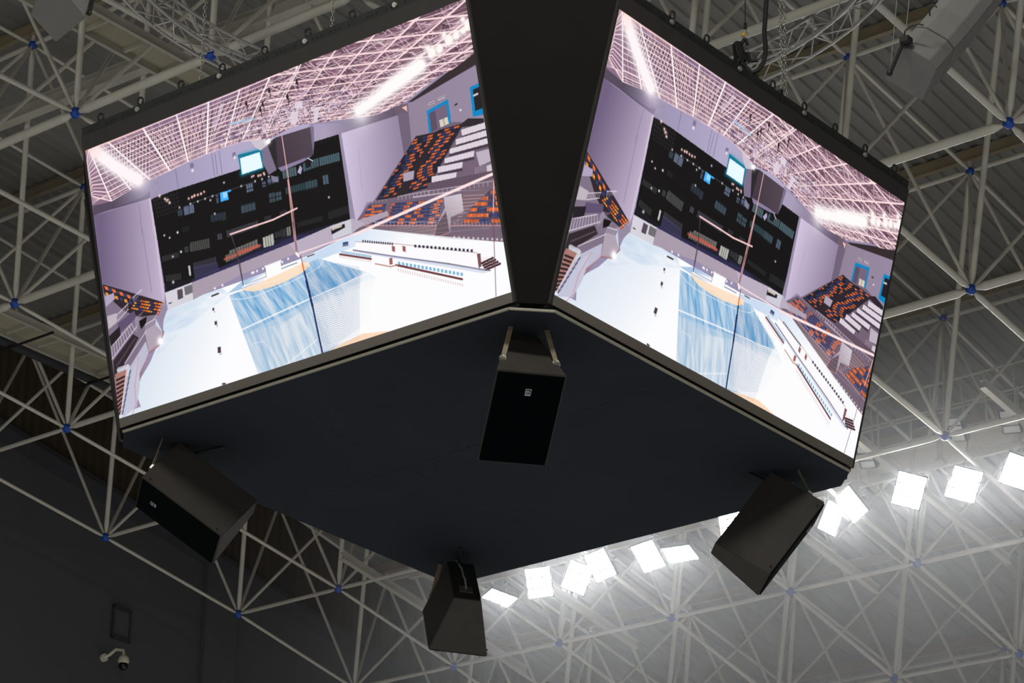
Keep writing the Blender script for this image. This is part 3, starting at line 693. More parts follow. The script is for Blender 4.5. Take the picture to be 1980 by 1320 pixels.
# drafting sheets of the court picture: shapes are drawn on flat sheets and mapped onto the 6 m wall in millimetres
def paint_ops():
    OPS=[]
    # homography left-screen px -> mm
    src=np.array([(901.5,-4),(988,562.5),(164,289),(230,809)],float); dst=np.array([(6000,0),(6000,3375),(0,0),(0,3375)],float)
    def dlt(src,dst):
        A=[]
        for (x,y),(u,v) in zip(src,dst):
            A.append([x,y,1,0,0,0,-u*x,-u*y,-u]);A.append([0,0,0,x,y,1,-v*x,-v*y,-v])
        return np.linalg.svd(np.array(A))[2][-1].reshape(3,3)
    H=dlt(src,dst)
    src2=np.array([(1747.8,394),(1648,888),(1197.7,18),(1071,570.5)],float); H2=dlt(src2,dst)
    Z={'A':(150,150,4.4),'B':(560,0,4.4),'C':(150,440,4.4),'D':(560,300,4.4),'E':(330,240,5.343),'G':(400,480,4.4),'Q':(660,0,3),'p':(0,0,1),
     'R':(1400,250,5.21),'N':(1300,550,4.4),'W':(1070,300,4.4)}
    def m(z,pts):
        p=np.array(pts,float).reshape(-1,2); ox,oy,s=Z[z]; p=p/s+[ox,oy]
        h=np.c_[p,np.ones(len(p))]@(H2 if z in 'RNW' else H).T; return [[int(round(a)) for a in q] for q in (h[:,:2]/h[:,2:])]
    def P(z,pts,col,al=1.,grad=None):
        g=None
        if grad: g=(m(z,[grad[0]])[0],m(z,[grad[1]])[0],grad[2])
        OPS.append(('P',m(z,pts),col,al,g) if g else ('P',m(z,pts),col,al))
    def L(z,pts,w,col,al=1.): OPS.append(('L',m(z,pts),w,col,al))
    def Bl(z,pts,core,halo,col,al=1.): OPS.append(('B',m(z,pts),core,halo,col,al))
    def S(z,q,*a): OPS.append(('S',m(z,q))+a)
    def M(z,pts): OPS.append(('M',m(z,pts) if pts else None))
    def K(z,pts,a,b,*r): OPS.append(('K',m(z,pts),m(z,[a])[0],m(z,[b])[0])+r)
    rnd=random.Random(3)
    WALL=(168,158,190)
    full=[(0,0),(6000,0),(6000,3375),(0,3375)]
    OPS.append(('P',full,(150,140,172),1.))
    # --- back wall strip (between roof and facade)
    P('A',[(60,1100),(640,860),(1400,500),(1980,380),(1980,620),(620,1020),(60,1180)],(70,62,78),1.,((300,1100),(760,900),(160,150,185)))
    P('A',[(620,860),(1400,500),(1980,300),(1980,600),(620,1020)],(158,148,178),.8,((700,900),(1300,700),(184,174,204)))
    P('A',[(130,1090),(620,860),(700,880),(560,1010),(130,1170)],(84,74,92),1.,((300,1060),(600,930),(150,138,168)))
    for x0,y0,x1,y1 in ((835,770,860,925),(1145,640,1170,830),(1175,640,1195,820),(1210,620,1235,815),(515,925,522,975)):
        L('A',[(x0,y0),(x1,y1)],9,(110,100,130),.8)
    # left wall panel
    P('p',[(180.7,416),(289.8,381.8),(301,450),(309,504),(318,565),(317,590),(198,549)],(112,96,128),1.,((196,470),(305,450),(190,174,200)))
    L('A',[(525,1060),(550,1330)],9,(130,116,150),.8); L('C',[(550,0),(630,540)],9,(130,116,150),.8)
    P('A',[(608,1020),(625,1018),(672,1330),(650,1330)],(205,190,214)); P('C',[(648,-10),(664,-10),(742,560),(738,650),(722,600)],(205,190,214))
    # --- facade
    FAC=[(0,690),(700,465),(940,400),(1490,195),(1752,112),(1870,965),(1000,1325),(-60,1760),(-240,1770)]
    P('p',[(292,384),(330,369),(461,327),(609,277),(658,261),(680,421),(320,560)],(16,14,15))
    P('E',[(640,1320),(1870,965),(1870,1000),(1640,1070),(1000,1330),(640,1420)],(30,30,48))
    P('C',[(740,470),(980,430),(1700,120),(1860,100),(1860,70),(980,460),(745,545)],(24,22,32))
    P('C',[(975,440),(1230,330),(1700,130),(1840,70),(1980,40),(1980,70),(975,460)],(44,42,78))
    # floor lines & windows of the facade
    def win(z,x0,y0,x1,y1,h,n,col,al=1.,dk=(20,20,24)):
        P(z,[(x0,y0),(x1,y1),(x1+6*h/60,y1+h),(x0+6*h/60,y0+h)],col,al)
        for i in range(1,n):
            t=i/n; xx=x0+(x1-x0)*t; yy=y0+(y1-y0)*t
            L(z,[(xx,yy),(xx+6*h/60,yy+h)],7,dk,.9)
    E_=[(135,840,240,810,95,2,(92,100,122)),(75,885,120,870,60,2,(52,66,76)),(470,725,495,718,85,1,(70,78,96)),
    (785,620,850,600,80,3,(96,110,132)),(950,590,985,580,55,2,(86,96,120)),(1005,560,1120,525,60,3,(80,92,116)),
    (730,830,875,790,85,4,(58,74,84)),(1020,710,1080,695,95,2,(60,74,84)),(1090,700,1145,685,85,2,(66,80,90)),
    (1190,650,1390,595,75,8,(44,66,72)),(1395,590,1515,560,85,4,(56,76,84)),(1575,525,1630,512,95,2,(76,90,104)),
    (1160,470,1300,430,90,6,(80,100,108)),(1370,400,1530,340,85,6,(66,88,96)),(1540,340,1745,285,85,9,(74,98,108)),
    (415,930,525,905,75,3,(40,48,58)),(530,905,570,895,85,2,(44,52,62)),(120,1060,190,1040,50,2,(26,30,34)),
    (580,1095,905,985,70,12,(58,56,64)),(1130,890,1205,870,40,3,(44,44,50)),(975,950,1040,930,50,3,(46,46,52)),
    (485,1130,530,1118,60,2,(70,66,76)),(195,1240,400,1170,70,10,(58,60,62)),(145,1260,180,1250,60,2,(60,62,66)),
    (955,1165,1065,1120,95,4,(150,152,146)),(1200,1060,1240,1045,90,2,(120,124,118)),(1310,1010,1570,940,50,10,(34,34,36)),(1630,900,1840,830,80,10,(36,36,38)),
    (610,1300,900,1180,80,10,(110,108,104)),(1140,1080,1190,1070,80,2,(50,50,56)),(1080,1110,1180,1080,60,4,(48,48,54))]
    for w in E_: win('E',*w)
    C_=[(960,120,1120,85,80,9,(70,72,70)),(720,240,860,200,45,8,(46,46,48)),(750,400,880,380,55,7,(44,44,46)),(985,295,1180,240,55,9,(52,50,58)),(1260,230,1480,130,60,10,(104,98,96)),(1580,80,1665,55,85,4,(180,180,172)),(945,325,960,320,70,1,(190,190,186))]
    for w in C_: win('C',*w)
    P('C',[(985,330),(1190,285),(1210,355),(1000,430)],(66,62,100),.7)
    L('C',[(1255,262),(1550,150)],34,(214,96,78),.65)
    L('E',[(700,1310),(930,1240)],30,(214,96,78),.5)
    for yy in (0,1):
        pass
    for a,b in (((0,880),(1840,385)),((0,1010),(1850,560)),((100,1150),(1860,700))):
        L('E',[a,b],16,(10,9,10),.5)
    L('E',[(200,815),(860,590)],7,(90,90,100),.8)
    for x,y in ((208,815),(285,790),(360,762),(437,735),(735,632),(878,582),(950,560),(1020,535),(95,853),(75,1110),(110,1310),(556,595),(415,777),(1640,748),(460,917)):
        Bl('E',[(x,y)],7,7,(235,225,235),.85)
    for x,y in ((740,60),(852,35),(785,80),(882,200),(812,240)): Bl('C',[(x,y)],7,6,(240,235,235),.9)
    Bl('C',[(815,457)],10,9,(220,215,210),.9); L('C',[(950,325),(960,395)],28,(200,200,195),.9)
    for x,y,w in ((190,760,14),(225,745,18),(250,730,20),(285,722,16),(318,710,18),(350,690,12),(845,535,12),(862,525,10),(912,525,16),(935,518,14),(968,500,14),(975,512,10)): Bl('E',[(x,y)],w*.55,8,(255,205,200),.95)
    for x,y in ((700,1000),(745,1025),(762,1040),(785,1058),(770,1035)): Bl('A',[(x,y)],10,9,(255,215,210),.95)
    P('E',[(515,700),(590,680),(605,770),(522,795)],(70,175,250)); P('E',[(540,700),(585,690),(590,745),(548,760)],(150,215,255)); L('E',[(600,685),(622,678)],24,(60,170,240))
    for i in range(8):
        L('A',[(650+i*28,1020-i*9),(690+i*24,1180-i*9)],6,(52,48,54),.8)
    for i in range(5): L('A',[(640+i*8,1045+i*34),(860+i*6,975+i*34)],6,(52,48,54),.8)
    # cyan lit small screen
    Bl('E',[(730,330),(940,270),(950,430),(745,500)],10,26,(20,150,180),.9)
    P('E',[(700,310),(945,250),(965,450),(735,520)],(10,120,150)); P('E',[(722,345),(925,280),(958,440),(745,510)],(232,250,255))
    # little hanging scoreboard
    P('E',[(945,240),(1000,190),(1095,440),(1100,465),(1020,515),(960,400)],(124,112,138)); P('E',[(1000,190),(1095,130),(1120,450),(1100,460)],(44,38,44))
    P('E',[(1088,130),(1450,20),(1480,310),(1115,445)],(66,54,66),1.,((1110,400),(1450,60),(82,70,80))); P('E',[(1450,20),(1498,20),(1490,200),(1478,310)],(122,112,140))
    P('E',[(1115,445),(1478,312),(1380,380),(1150,480)],(150,136,172),.9)
    P('E',[(1315,490),(1345,415),(1365,450),(1350,510)],(176,166,200)); P('E',[(1400,370),(1470,350),(1450,430),(1400,450)],(24,22,26)); P('E',[(1040,520),(1110,540),(1120,590),(1060,590)],(130,124,150))
    L('E',[(1425,345),(1475,372)],10,(230,225,235))
    P('E',[(805,130),(880,100),(1000,120),(1040,180),(935,265),(880,230)],(206,196,208)); Bl('E',[(1010,160)],26,24,(255,255,255)); P('E',[(940,20),(990,0),(1040,110),(990,170)],(190,176,196))
    for x,y in ((222,400),(660,290),): P('E',[(x-18,y-2),(x+18,y-12),(x+22,y+42),(x-14,y+52)],(128,118,148)); 
    for x,y in ((230,470),(668,335)): Bl('E',[(x,y)],12,8,(235,225,240)); 
    # pillars right of facade
    P('E',[(1752,112),(1985,30),(1985,980),(1870,1110),(1835,700)],(168,156,186)); P('E',[(1752,112),(1775,104),(1900,1090),(1872,1110),(1845,850),(1815,500)],(132,120,150))
    P('D',[(455,-10),(482,-10),(545,600),(540,690)],(150,138,166)); L('D',[(590,0),(620,280)],8,(160,148,180),.6)
    P('B',[(210,1050),(430,1040),(980,880),(1005,870),(930,975),(440,1130),(215,1200)],(170,158,186),1.,((300,1090),(900,930),(96,84,104)))
    P('B',[(215,1200),(440,1130),(445,1160),(215,1235)],(20,18,20))
    # right wall (upper stand)
    P('B',[(925,975),(1005,870),(1590,530),(1700,1330),(960,1330)],(146,130,152),1.,((1000,1000),(1600,700),(150,136,160)))
    P('B',[(925,975),(1010,870),(1050,1330),(975,1330)],(112,98,120))
    P('B',[(1005,870),(1585,430),(1592,545),(1050,860)],(52,42,46))
    P('B',[(1170,940),(1350,840),(1380,1060),(1355,1060),(1335,880),(1190,960),(1215,1140),(1190,1140)],(0,134,196))
    P('B',[(1190,960),(1335,880),(1360,1080),(1212,1150)],(92,78,100)); P('B',[(1240,930),(1335,880),(1355,1060),(1262,1095)],(116,100,124))
    P('B',[(1275,1020),(1345,990),(1362,1075),(1290,1100)],(214,206,190)); L('B',[(1310,1005),(1325,1090)],8,(110,100,110))
    P('B',[(1535,740),(1620,700),(1660,970),(1560,990)],(0,134,196)); P('B',[(1560,760),(1640,725),(1655,910),(1580,940)],(34,28,34)); L('B',[(1570,810),(1600,795)],22,(240,235,235),.9)
    P('B',[(1185,875),(1235,852),(1235,872),(1185,895)],(226,216,226)); P('B',[(1268,832),(1325,803),(1325,825),(1268,852)],(226,216,226))
    for i in range(4): L('B',[(1277+i*13,836-i*7),(1282+i*13,836-i*7)],12,(70,60,70)); L('B',[(1192+i*11,882-i*5),(1197+i*11,880-i*5)],12,(70,60,70))
    L('B',[(1410,890),(1425,880)],20,(50,40,50)); Bl('B',[(1455,932)],8,5,(240,230,240))
    P('B',[(895,890),(990,880),(1005,945),(945,960),(905,975)],(110,92,106)); P('B',[(960,910),(1000,895),(1005,945)],(240,190,180))
    P('p',[(660,257),(770,221.6),(782,300),(728,386),(710,389),(687,436),(681,436)],(208,194,220),1.,((668,300),(772,280),(148,134,160)))
    P('p',[(656,258),(661,257),(690,436),(682,440)],(150,138,166)); L('D',[(590,-60),(620,280)],8,(160,148,180),.6)
    # upper stand base + seats
    OR=(238,112,52);BU=(52,62,110);NV=(28,34,54);YE=(232,150,60)
    P('p',[(800,270),(875,235),(940,235),(962,330),(950,385),(714,400),(728,380)],(116,98,116))
    P('p',[(805,262),(840,255),(850,250),(893,238),(905,228),(935,228),(937,240),(893,245),(828,362),(785,374),(765,380),(728,386)],(44,36,44))
    S('p',[(803,267),(843,256),(765,376),(729,384)],18,12,[OR,NV,BU,OR,NV],3,.62,1,(40,34,48))
    S('p',[(852,250),(890,240),(828,357),(787,371)],18,12,[NV,OR,BU,OR,NV],3,.62,2,(40,34,48))
    for q in ([(695,750),(840,705),(845,740),(700,785)],[(665,805),(845,750),(848,785),(665,838)],[(630,860),(845,798),(850,830),(628,890)],[(600,915),(770,870),(768,905),(600,945)],[(560,965),(705,935),(700,970),(560,1000)],[(525,1020),(670,995),(665,1025),(525,1055)]):
        P('Q',q,(222,212,222)); q2=[(q[3][0],q[3][1]),(q[2][0],q[2][1]),(q[2][0]+4,q[2][1]+16),(q[3][0],q[3][1]+16)]; P('Q',q2,(70,58,72))
        for i in range(1,9):
            t=i/9; L('Q',[(q[0][0]+(q[1][0]-q[0][0])*t,q[0][1]+(q[1][1]-q[0][1])*t),(q[3][0]+(q[2][0]-q[3][0])*t,q[3][1]+(q[2][1]-q[3][1])*t)],5,(186,172,190),.7)
    P('Q',[(780,880),(855,860),(870,930),(800,960)],(190,176,192)); P('Q',[(840,960),(875,945),(878,985),(845,995)],(206,196,206)); P('Q',[(360,1000),(425,985),(420,1035),(362,1050)],(176,160,180))
    P('Q',[(500,1060),(880,985),(885,1030),(500,1110)],(98,80,96)); 
    for i in range(14): L('Q',[(510+i*26,1105-i*4),(510+i*26,1128-i*4)],6,(214,200,212),.8)
    L('Q',[(505,1103),(880,1045)],7,(214,200,212),.8); L('Q',[(330,1135),(520,1100)],7,(214,200,212),.8)
    for i in range(9): L('Q',[(330+i*22,1135-i*4),(332+i*22,1158-i*4)],6,(214,200,212),.8)
    for i in range(6): L('Q',[(160+i*20,1155),(165+i*20,1180)],6,(200,186,200),.8)
    for i in range(10): L('Q',[(775+i*10,970-i*3),(778+i*10,1005-i*3)],5,(214,200,212),.7)
    # lower stands
    P('D',[(545,590),(680,400),(1470,320),(1800,300),(1830,730),(1230,700),(560,650)],(112,96,116))
    S('p',[(714,396),(748,392),(738,433),(694,433)],7,10,[BU,OR,OR,BU],3,.62,3,(92,78,100))
    S('p',[(757,391),(857,383),(846,432),(745,433)],7,26,[OR,BU,BU,OR,BU],3,.62,4,(92,78,100))
    S('p',[(930,366),(957,364),(968,431),(893,431)],6,12,[OR,OR,BU],4,.62,5,(84,70,90))
    P('D',[(1470,320),(1700,290),(1640,360),(1490,470),(1400,590),(1370,590)],(120,100,112)); 
    for i in range(9): L('D',[(1480-i*8,340+i*30),(1650-i*30,330+i*30)],8,(214,170,168),.7)
    for i in range(9): L('D',[(1300-i*4,390+i*22),(1200-i*2,420+i*19)],7,(206,160,160),.7)
    P('D',[(1310,350),(1460,320),(1480,470),(1370,520),(1370,640),(1230,700),(1250,590),(1320,440)],(158,140,152),1.,((1320,640),(1440,350),(206,196,206)))
    P('D',[(545,590),(1250,590),(1225,700),(560,650)],(112,96,112),1.,((560,620),(1200,640),(136,116,124))); P('D',[(1365,590),(1800,592),(1825,732),(1370,710)],(118,100,116)); P('D',[(1250,590),(1330,470),(1360,650),(1225,698)],(104,86,96))
    L('D',[(548,592),(1250,592),(1225,698),(560,650)],8,(220,150,140),.9); L('D',[(1365,592),(1800,592)],8,(220,150,140),.9); L('D',[(1225,698),(1360,650)],8,(210,140,130)); L('D',[(1370,710),(1830,732)],10,(200,110,100))
    for i in range(22): L('D',[(570+i*32,560),(572+i*32,592)],6,(220,205,215),.7)
    L('D',[(555,560),(1250,562)],6,(220,205,215),.7)
    for i in range(14): L('D',[(1400+i*30,560),(1402+i*30,592)],6,(220,205,215),.7)
    for i in range(11): Bl('D',[(1400+i*40,690+i*2)],8,6,(240,235,240),.8)
    for i in range(8): Bl('D',[(690+i*75,655+i*3)],6,5,(230,225,235),.6)
    P('D',[(1050,345),(1450,290),(1450,300),(1050,358)],(206,192,205),.8)
    # --- floor
    FL=[(745,700),(990,600),(1290,480),(1900,240),(2600,-50),(2830,-100)]
    P('p',[(318,602),(350,583),(430,555),(470,541),(583,498),(600,490),(680,451),(715,440),(870,460),(975,466),(1005,560),(1000,600),(230,820),(225,800),(272,785),(260,750),(290,700),(315,640)],(252,252,254),1.,((300,760),(430,690),(252,252,254)))
    P('p',[(318,602),(350,583),(430,555),(444,567),(497,722),(230,820),(225,800),(272,785),(260,750),(290,700),(315,640)],(218,228,240),1.,((300,620),(440,680),(252,252,254)))
    K('p',[(318,602),(350,583),(430,555),(444,567),(400,600),(330,660),(300,690),(315,640)],(320,640),(430,600),(196,214,236),1.6,.015,.07,11,.35)
    # blue shading of floor at the back
    P('p',[(318,602),(350,583),(470,541),(583,498),(600,490),(612,498),(480,550),(440,570),(330,660),(298,680),(315,640)],(190,210,236),.0)
    P('p',[(583,500),(680,452),(720,441),(975,467),(985,510),(800,470),(700,470),(620,500),(590,520)],(190,212,238),.8,((650,455),(760,520),(250,250,253)))
    P('p',[(470,541),(583,498),(590,520),(440,566)],(150,184,224),.8,((480,540),(500,562),(250,250,253)))
    # left lower stand
    P('C',[(215,470),(735,630),(700,720),(640,760),(740,880),(700,1000),(600,1070),(520,1330),(330,1620),(300,1320)],(128,114,134))
    P('p',[(198,548),(316,583),(306,606),(270,612),(240,600),(200,565)],(46,36,44))
    for i in range(8): P('C',[(225+i*32,490+i*12),(255+i*32,500+i*12),(262+i*32,530+i*12),(235+i*32,520+i*12)],OR if i%2==0 else BU); 
    for i in range(6): P('C',[(235+i*40,545+i*14),(260+i*40,552+i*14),(265+i*40,580+i*14),(240+i*40,572+i*14)],YE if i%2==0 else BU)
    S('C',[(500,600),(735,635),(690,735),(450,690)],4,12,[OR,YE,BU],2,.6,6)
    P('C',[(230,580),(305,550),(318,600),(240,670)],(176,164,192)); P('C',[(340,810),(480,700),(500,760),(350,900)],(96,80,112)); P('C',[(265,920),(355,835),(365,910),(285,1020)],(34,28,34)); P('C',[(250,750),(330,720),(335,800),(262,860)],(206,198,206),.8)
    P('C',[(300,1130),(470,900),(520,930),(330,1280),(310,1260)],(48,38,44)); 
    for i in range(10): L('C',[(330+i*16,1170-i*24),(350+i*16,1150-i*24)],10,(110,96,110),.8)
    P('C',[(570,870),(660,820),(725,880),(700,980),(605,1050)],(176,162,176)); P('C',[(400,1250),(580,960),(605,1060),(520,1250),(420,1560),(350,1600)],(190,188,208)); P('C',[(665,770),(720,870),(725,885),(660,820)],(204,206,224))
    P('C',[(720,640),(760,700),(725,800),(690,790),(690,740)],(150,136,158)); P('C',[(520,790),(590,750),(580,810),(540,860)],(18,14,16))
    for a,b in (((285,1010),(455,815)),((290,1115),(500,840)),((330,740),(430,640)),((340,790),(430,690)),((470,590),(545,520)),((575,820),(660,770)),((340,1190),(430,1160)),((400,1150),(580,880))): L('C',[a,b],10,(230,218,232),.9)
    for i in range(10): L('C',[(288+i*19,1010-i*22),(296+i*21,1110-i*27)],7,(230,218,232),.85)
    for i in range(7): L('C',[(335+i*15,738-i*15),(342+i*14,785-i*15)],6,(230,218,232),.8)
    for i in range(7): L('C',[(472+i*11,590-i*10),(480+i*11,630-i*14)],6,(220,208,222),.8)
    for i in range(8): L('C',[(490+i*8,760-i*6),(498+i*8,880-i*24)],6,(220,208,222),.7)
    for i in range(7): L('C',[(575+i*12,820-i*8),(580+i*12,860-i*6)],6,(230,224,236),.8)
    L('C',[(735,605),(660,760)],12,(226,150,140),.9); L('C',[(730,880),(705,945),(690,1000),(605,1050),(520,1290)],9,(220,140,130),.9); Bl('C',[(705,960)],26,30,(255,255,255))
    P('C',[(330,1200),(440,1160),(445,1230),(360,1320)],(206,214,226),.9)
    # stairs bottom left
    P('p',[(222,722),(246,712),(232,800),(228,800)],(170,120,110))
    for i in range(9): L('p',[(225+i*.3,734+i*8.5),(240-i*.8,727+i*8.3)],26,(46,34,40))
    L('p',[(246,705),(232,806)],12,(236,210,216)); 
    for i in range(8): L('p',[(252-i*2.0,715+i*11),(250-i*2,722+i*11)],22,(60,66,88),.8)
    P('p',[(256,715),(268,690),(270,745),(264,785),(240,804),(236,806)],(196,196,216)); L('p',[(268,690),(260,745),(263,780),(255,800)],9,(210,120,110),.8)
    # base wall below facade
    P('C',[(975,460),(1980,60),(2640,-150),(2650,-110),(1900,200),(1410,385),(990,605)],(168,154,170),1.,((1000,500),(1900,150),(176,160,176)))
    P('p',[(583,497),(660,457),(680,450),(706,430),(682,421),(645,433),(560,470)],(186,174,192))
    P('p',[(640,436),(679,422),(681,449),(645,462)],(206,204,216)); P('p',[(641,441),(667,431),(668,438),(642,452)],(30,26,28)); P('p',[(642,439),(661,432),(662,437),(643,444)],(200,190,180)); 
    P('C',[(745,550),(975,460),(992,605),(770,695)],(214,210,220)); P('C',[(848,525),(893,512),(900,590),(855,610)],(84,74,86)); P('C',[(908,500),(975,475),(982,545),(918,572)],(110,108,112)); P('C',[(775,635),(803,627),(803,635),(778,643)],(50,40,45))
    L('C',[(975,460),(990,605)],9,(150,136,150))
    for x,y in ((1170,510),(1235,483),(1487,378),(1500,374),(1530,362),(1580,342),(1745,285),(1795,258)): Bl('C',[(x,y)],9,6,(250,245,250))
    # --- court
    P('p',[(444,567),(618,497),(635,502),(960,420),(640,680),(497,720)],(250,250,252),0.)
    CT=[(192,395),(280,360),(700,250),(820,180),(880,110),(950,78),(1380,200),(1450,250),(1300,420),(1250,600),(1140,800),(1040,865),(985,885),(440,1062)]
    P('G',CT,(168,198,226))
    K('G',[(192,395),(280,360),(700,250),(880,110),(950,78),(1330,190),(1000,400),(900,500),(600,640),(320,720)],(500,380),(640,640),(92,158,210),1.9,.016,.14,3,.6)
    K('G',CT,(500,380),(700,640),(224,230,236),1.7,.016,.14,8,.3)
    P('G',[(320,720),(900,440),(1450,230),(1300,700),(985,885),(440,1062)],(222,228,236),.5,((450,600),(760,860),(226,228,232)))
    P('G',[(560,700),(900,460),(1450,230),(1300,700),(985,885),(520,1035)],(228,230,234),.55,((600,620),(900,760),(236,238,240)))
    K('G',[(320,700),(900,420),(1200,300),(1040,865),(985,885),(440,1062)],(400,500),(560,900),(140,180,214),1.5,.016,.15,5,.25)
    P('G',[(880,430),(1390,200),(1800,200),(1700,600),(1150,800),(1000,860),(985,880)],(248,248,250),.5,((1000,500),(1250,450),(252,252,253)))
    P('G',[(900,470),(1300,330),(1700,300),(1600,600),(1150,800),(1060,800)],(250,250,252),.6,((950,560),(1150,560),(252,252,253)))
    P('G',[(1330,180),(1500,230),(1980,300),(1980,560),(1300,800),(1240,700),(1250,500),(1300,330)],(252,252,253),.6,((1250,450),(1500,480),(252,252,253)))
    # goal area (orange) and lines
    P('G',[(280,345),(400,362),(560,320),(700,262),(830,190),(880,135),(868,100),(815,120),(640,200),(440,290)],(252,224,196),.95); P('G',[(300,330),(520,235),(640,190),(815,120),(800,108),(500,210),(310,308)],(252,248,250))
    L('G',[(208,425),(300,425),(420,400),(560,340),(700,285),(860,210),(960,150),(1000,90)],10,(236,240,248),.75)
    L('G',[(302,683),(700,500),(1390,195)],16,(250,250,252),.95); L('G',[(400,800),(500,780)],9,(240,240,245),.7)
    for i in range(14):
        L('G',[(680+i*19,978-i*15.5),(690+i*19,970-i*15.5)],12,(250,250,252),.9)
    L('G',[(192,395),(440,1062)],10,(250,250,252),.5)
    P('G',[(1050,860),(1150,800),(1330,715),(1560,690),(1420,745),(1100,850)],(252,214,180),.9)
    P('G',[(500,150),(630,100),(640,190),(512,240)],(252,252,253))
    for i in range(9): Bl('G',[(500+i*16,148-i*6)],9,4,(255,255,255))
    for i in range(6): L('G',[(498+i*1.5,160+i*14),(500+i*1.5,166+i*14)],8,(120,110,120))
    L('G',[(640,165),(770,115)],10,(60,80,110),.8); L('G',[(330,300),(500,235)],8,(90,100,120),.7)
    # net (right of the dark pole)
    M('G',[(800,55),(1300,150),(1500,240),(1440,700),(1200,800),(985,890)])
    for i in range(44):
        y=150+i*17
        L('G',[(840+i*3.4,y),(960+i*2.5,y+22),(1120+i*1.5,y-30),(1300,y-120)],4,(70,95,140),.55 if i<38 else .3)
    for i in range(30):
        L('G',[(860+i*17,180-i*1.5),(1010+i*13,880-i*10)],4,(70,95,140),max(.05,.42-i*.014))
    M('G',None)
    L('G',[(800,55),(815,110)],9,(60,40,40)); L('G',[(815,120),(828,180)],22,(236,120,40)); L('G',[(832,190),(858,290),(880,400),(905,500),(945,700),(985,885)],24,(28,44,96))
    for i in range(6): L('G',[(850+i*9,270+i*38),(856+i*9,292+i*38)],32,(24,40,90))
    L('G',[(262,60),(312,308)],10,(70,60,70)); L('C',[(1315,60),(1385,300),(1412,485)],10,(60,50,60))
    # small chairs on left of the court
    for x,y,w,h in ((57,512,9,14),(78,628,11,18),(107,857,15,28),(145,1145,16,10)):
        P('G',[(x-w,y-h+4),(x+w-2,y-h),(x+w,y+h-5),(x-w+2,y+h)],(76,56,66)); P('G',[(x,y+h),(x+w+6,y+h-4),(x+w+8,y+h+12),(x+4,y+h+16)],(176,190,206),.8)
    L('G',[(45,400),(100,378)],22,(60,50,60)); P('G',[(48,405),(104,384),(104,398),(50,418)],(236,236,242))
    L('G',[(860,62),(915,42)],14,(60,56,66))
    # long benches, tables
    P('D',[(563,725),(1600,830),(1605,955),(1400,920),(560,790)],(252,250,252)); L('D',[(563,728),(910,745),(1590,822)],9,(190,150,150),.8)
    P('D',[(1590,830),(1620,825),(1628,935),(1605,955)],(120,80,84)); P('D',[(1620,860),(1720,850),(1640,905)],(244,240,244))
    for i in range(4): L('D',[(1630+i*12,910+i*18),(1725+i*20,865+i*16)],26,(70,42,48)) if i%1==0 else None
    L('D',[(545,800),(900,855),(1350,915),(1610,960),(1700,970)],18,(110,104,132),.85); P('D',[(545,805),(1600,960),(1690,985),(1640,995),(700,840)],(196,204,228),.6)
    for i in range(14): 
        x=622+i*19; P('D',[(x,714+i*1.8),(x+11,713+i*1.8),(x+12,732+i*1.8),(x+1,734+i*1.8)],(52,50,72))
    for i in range(15):
        x=1060+i*34; P('D',[(x,754+i*2.8),(x+19,752+i*2.8),(x+21,775+i*2.8),(x+1,777+i*2.8)],(52,50,72))
    for x in (870,960): P('D',[(x,762),(x+27,768),(x+29,815),(x+3,808)],(156,94,90))
    for i in range(17):
        x=445+i*15; P('D',[(x,805+i*2.4),(x+9,804+i*2.4),(x+10,826+i*2.4),(x+1,826+i*2.4)],(110,166,208))
    L('D',[(430,835),(695,875)],22,(110,60,64)); 
    for i in range(16): L('D',[(432+i*17,850+i*2.6),(434+i*17,862+i*2.6)],7,(190,130,125),.8)
    for i in range(17):
        x=922+i*33; P('D',[(x,896+i*5.8),(x+20,897+i*5.8),(x+22,925+i*5.8),(x+2,924+i*5.8)],(126,182,216))
    L('D',[(905,925),(1465,1045)],24,(110,56,62))
    for i in range(28): L('D',[(925+i*20,955+i*4.8),(928+i*20,980+i*4.6)],7,(196,140,130),.8)
    L('D',[(730,915),(860,940),(920,925)],14,(190,140,130)); P('D',[(848,870),(875,862),(878,918),(852,925)],(160,96,90))
    P('D',[(455,735),(500,725),(502,750),(455,758)],(56,76,130)); L('D',[(455,765),(500,758)],12,(90,80,100))
    # poles and bars in front
    L('D',[(-10,205),(60,840)],16,(226,160,160)); L('D',[(30,560),(75,850)],9,(110,70,80)); L('E',[(1155,110),(1205,440),(1265,860),(1300,1200)],14,(222,170,172)); L('E',[(1270,900),(1300,1310)],12,(120,90,100),.8)
    L('E',[(620,1130),(880,1040),(1060,980),(1310,860)],20,(248,206,206)); L('E',[(630,1145),(660,1230)],7,(90,76,84))
    L('D',[(70,832),(580,655)],16,(250,222,226)); L('D',[(560,665),(1160,400),(1735,150)],34,(252,226,226)); L('D',[(60,825),(80,850)],30,(250,240,242))
    L('D',[(1730,180),(1730,560),(1750,1190)],9,(110,70,76)); L('D',[(1735,180),(1730,480)],12,(252,200,180))
    L('D',[(1700,290),(1370,300)],5,(210,190,200),.5)
    for i in range(5): L('D',[(1700,370+i*60),(820,650+i*12)],5,(226,216,226),.3)
    # --- roof
    RF=[(62,612),(400,470),(1120,200),(1400,90),(1640,-5)]
    top=m('p',[(160,285),(560,130),(905,-10)])
    RM_A=m('A',[(130,1085),(290,1045),(450,950),(620,860),(790,785),(945,710),(1105,645),(1255,585),(1400,540),(1650,510)])
    RM_B=m('B',[(0,1090),(110,1050),(230,1040),(450,1010),(680,990),(800,950),(980,870),(1260,650),(1400,580),(1590,440),(1600,470)])
    roof=[[-50,-50],[6100,-50]]+[[6100,900]]+RM_B[::-1]+RM_A[::-1]+[[-50,1450]]
    OPS.append(('M',roof))
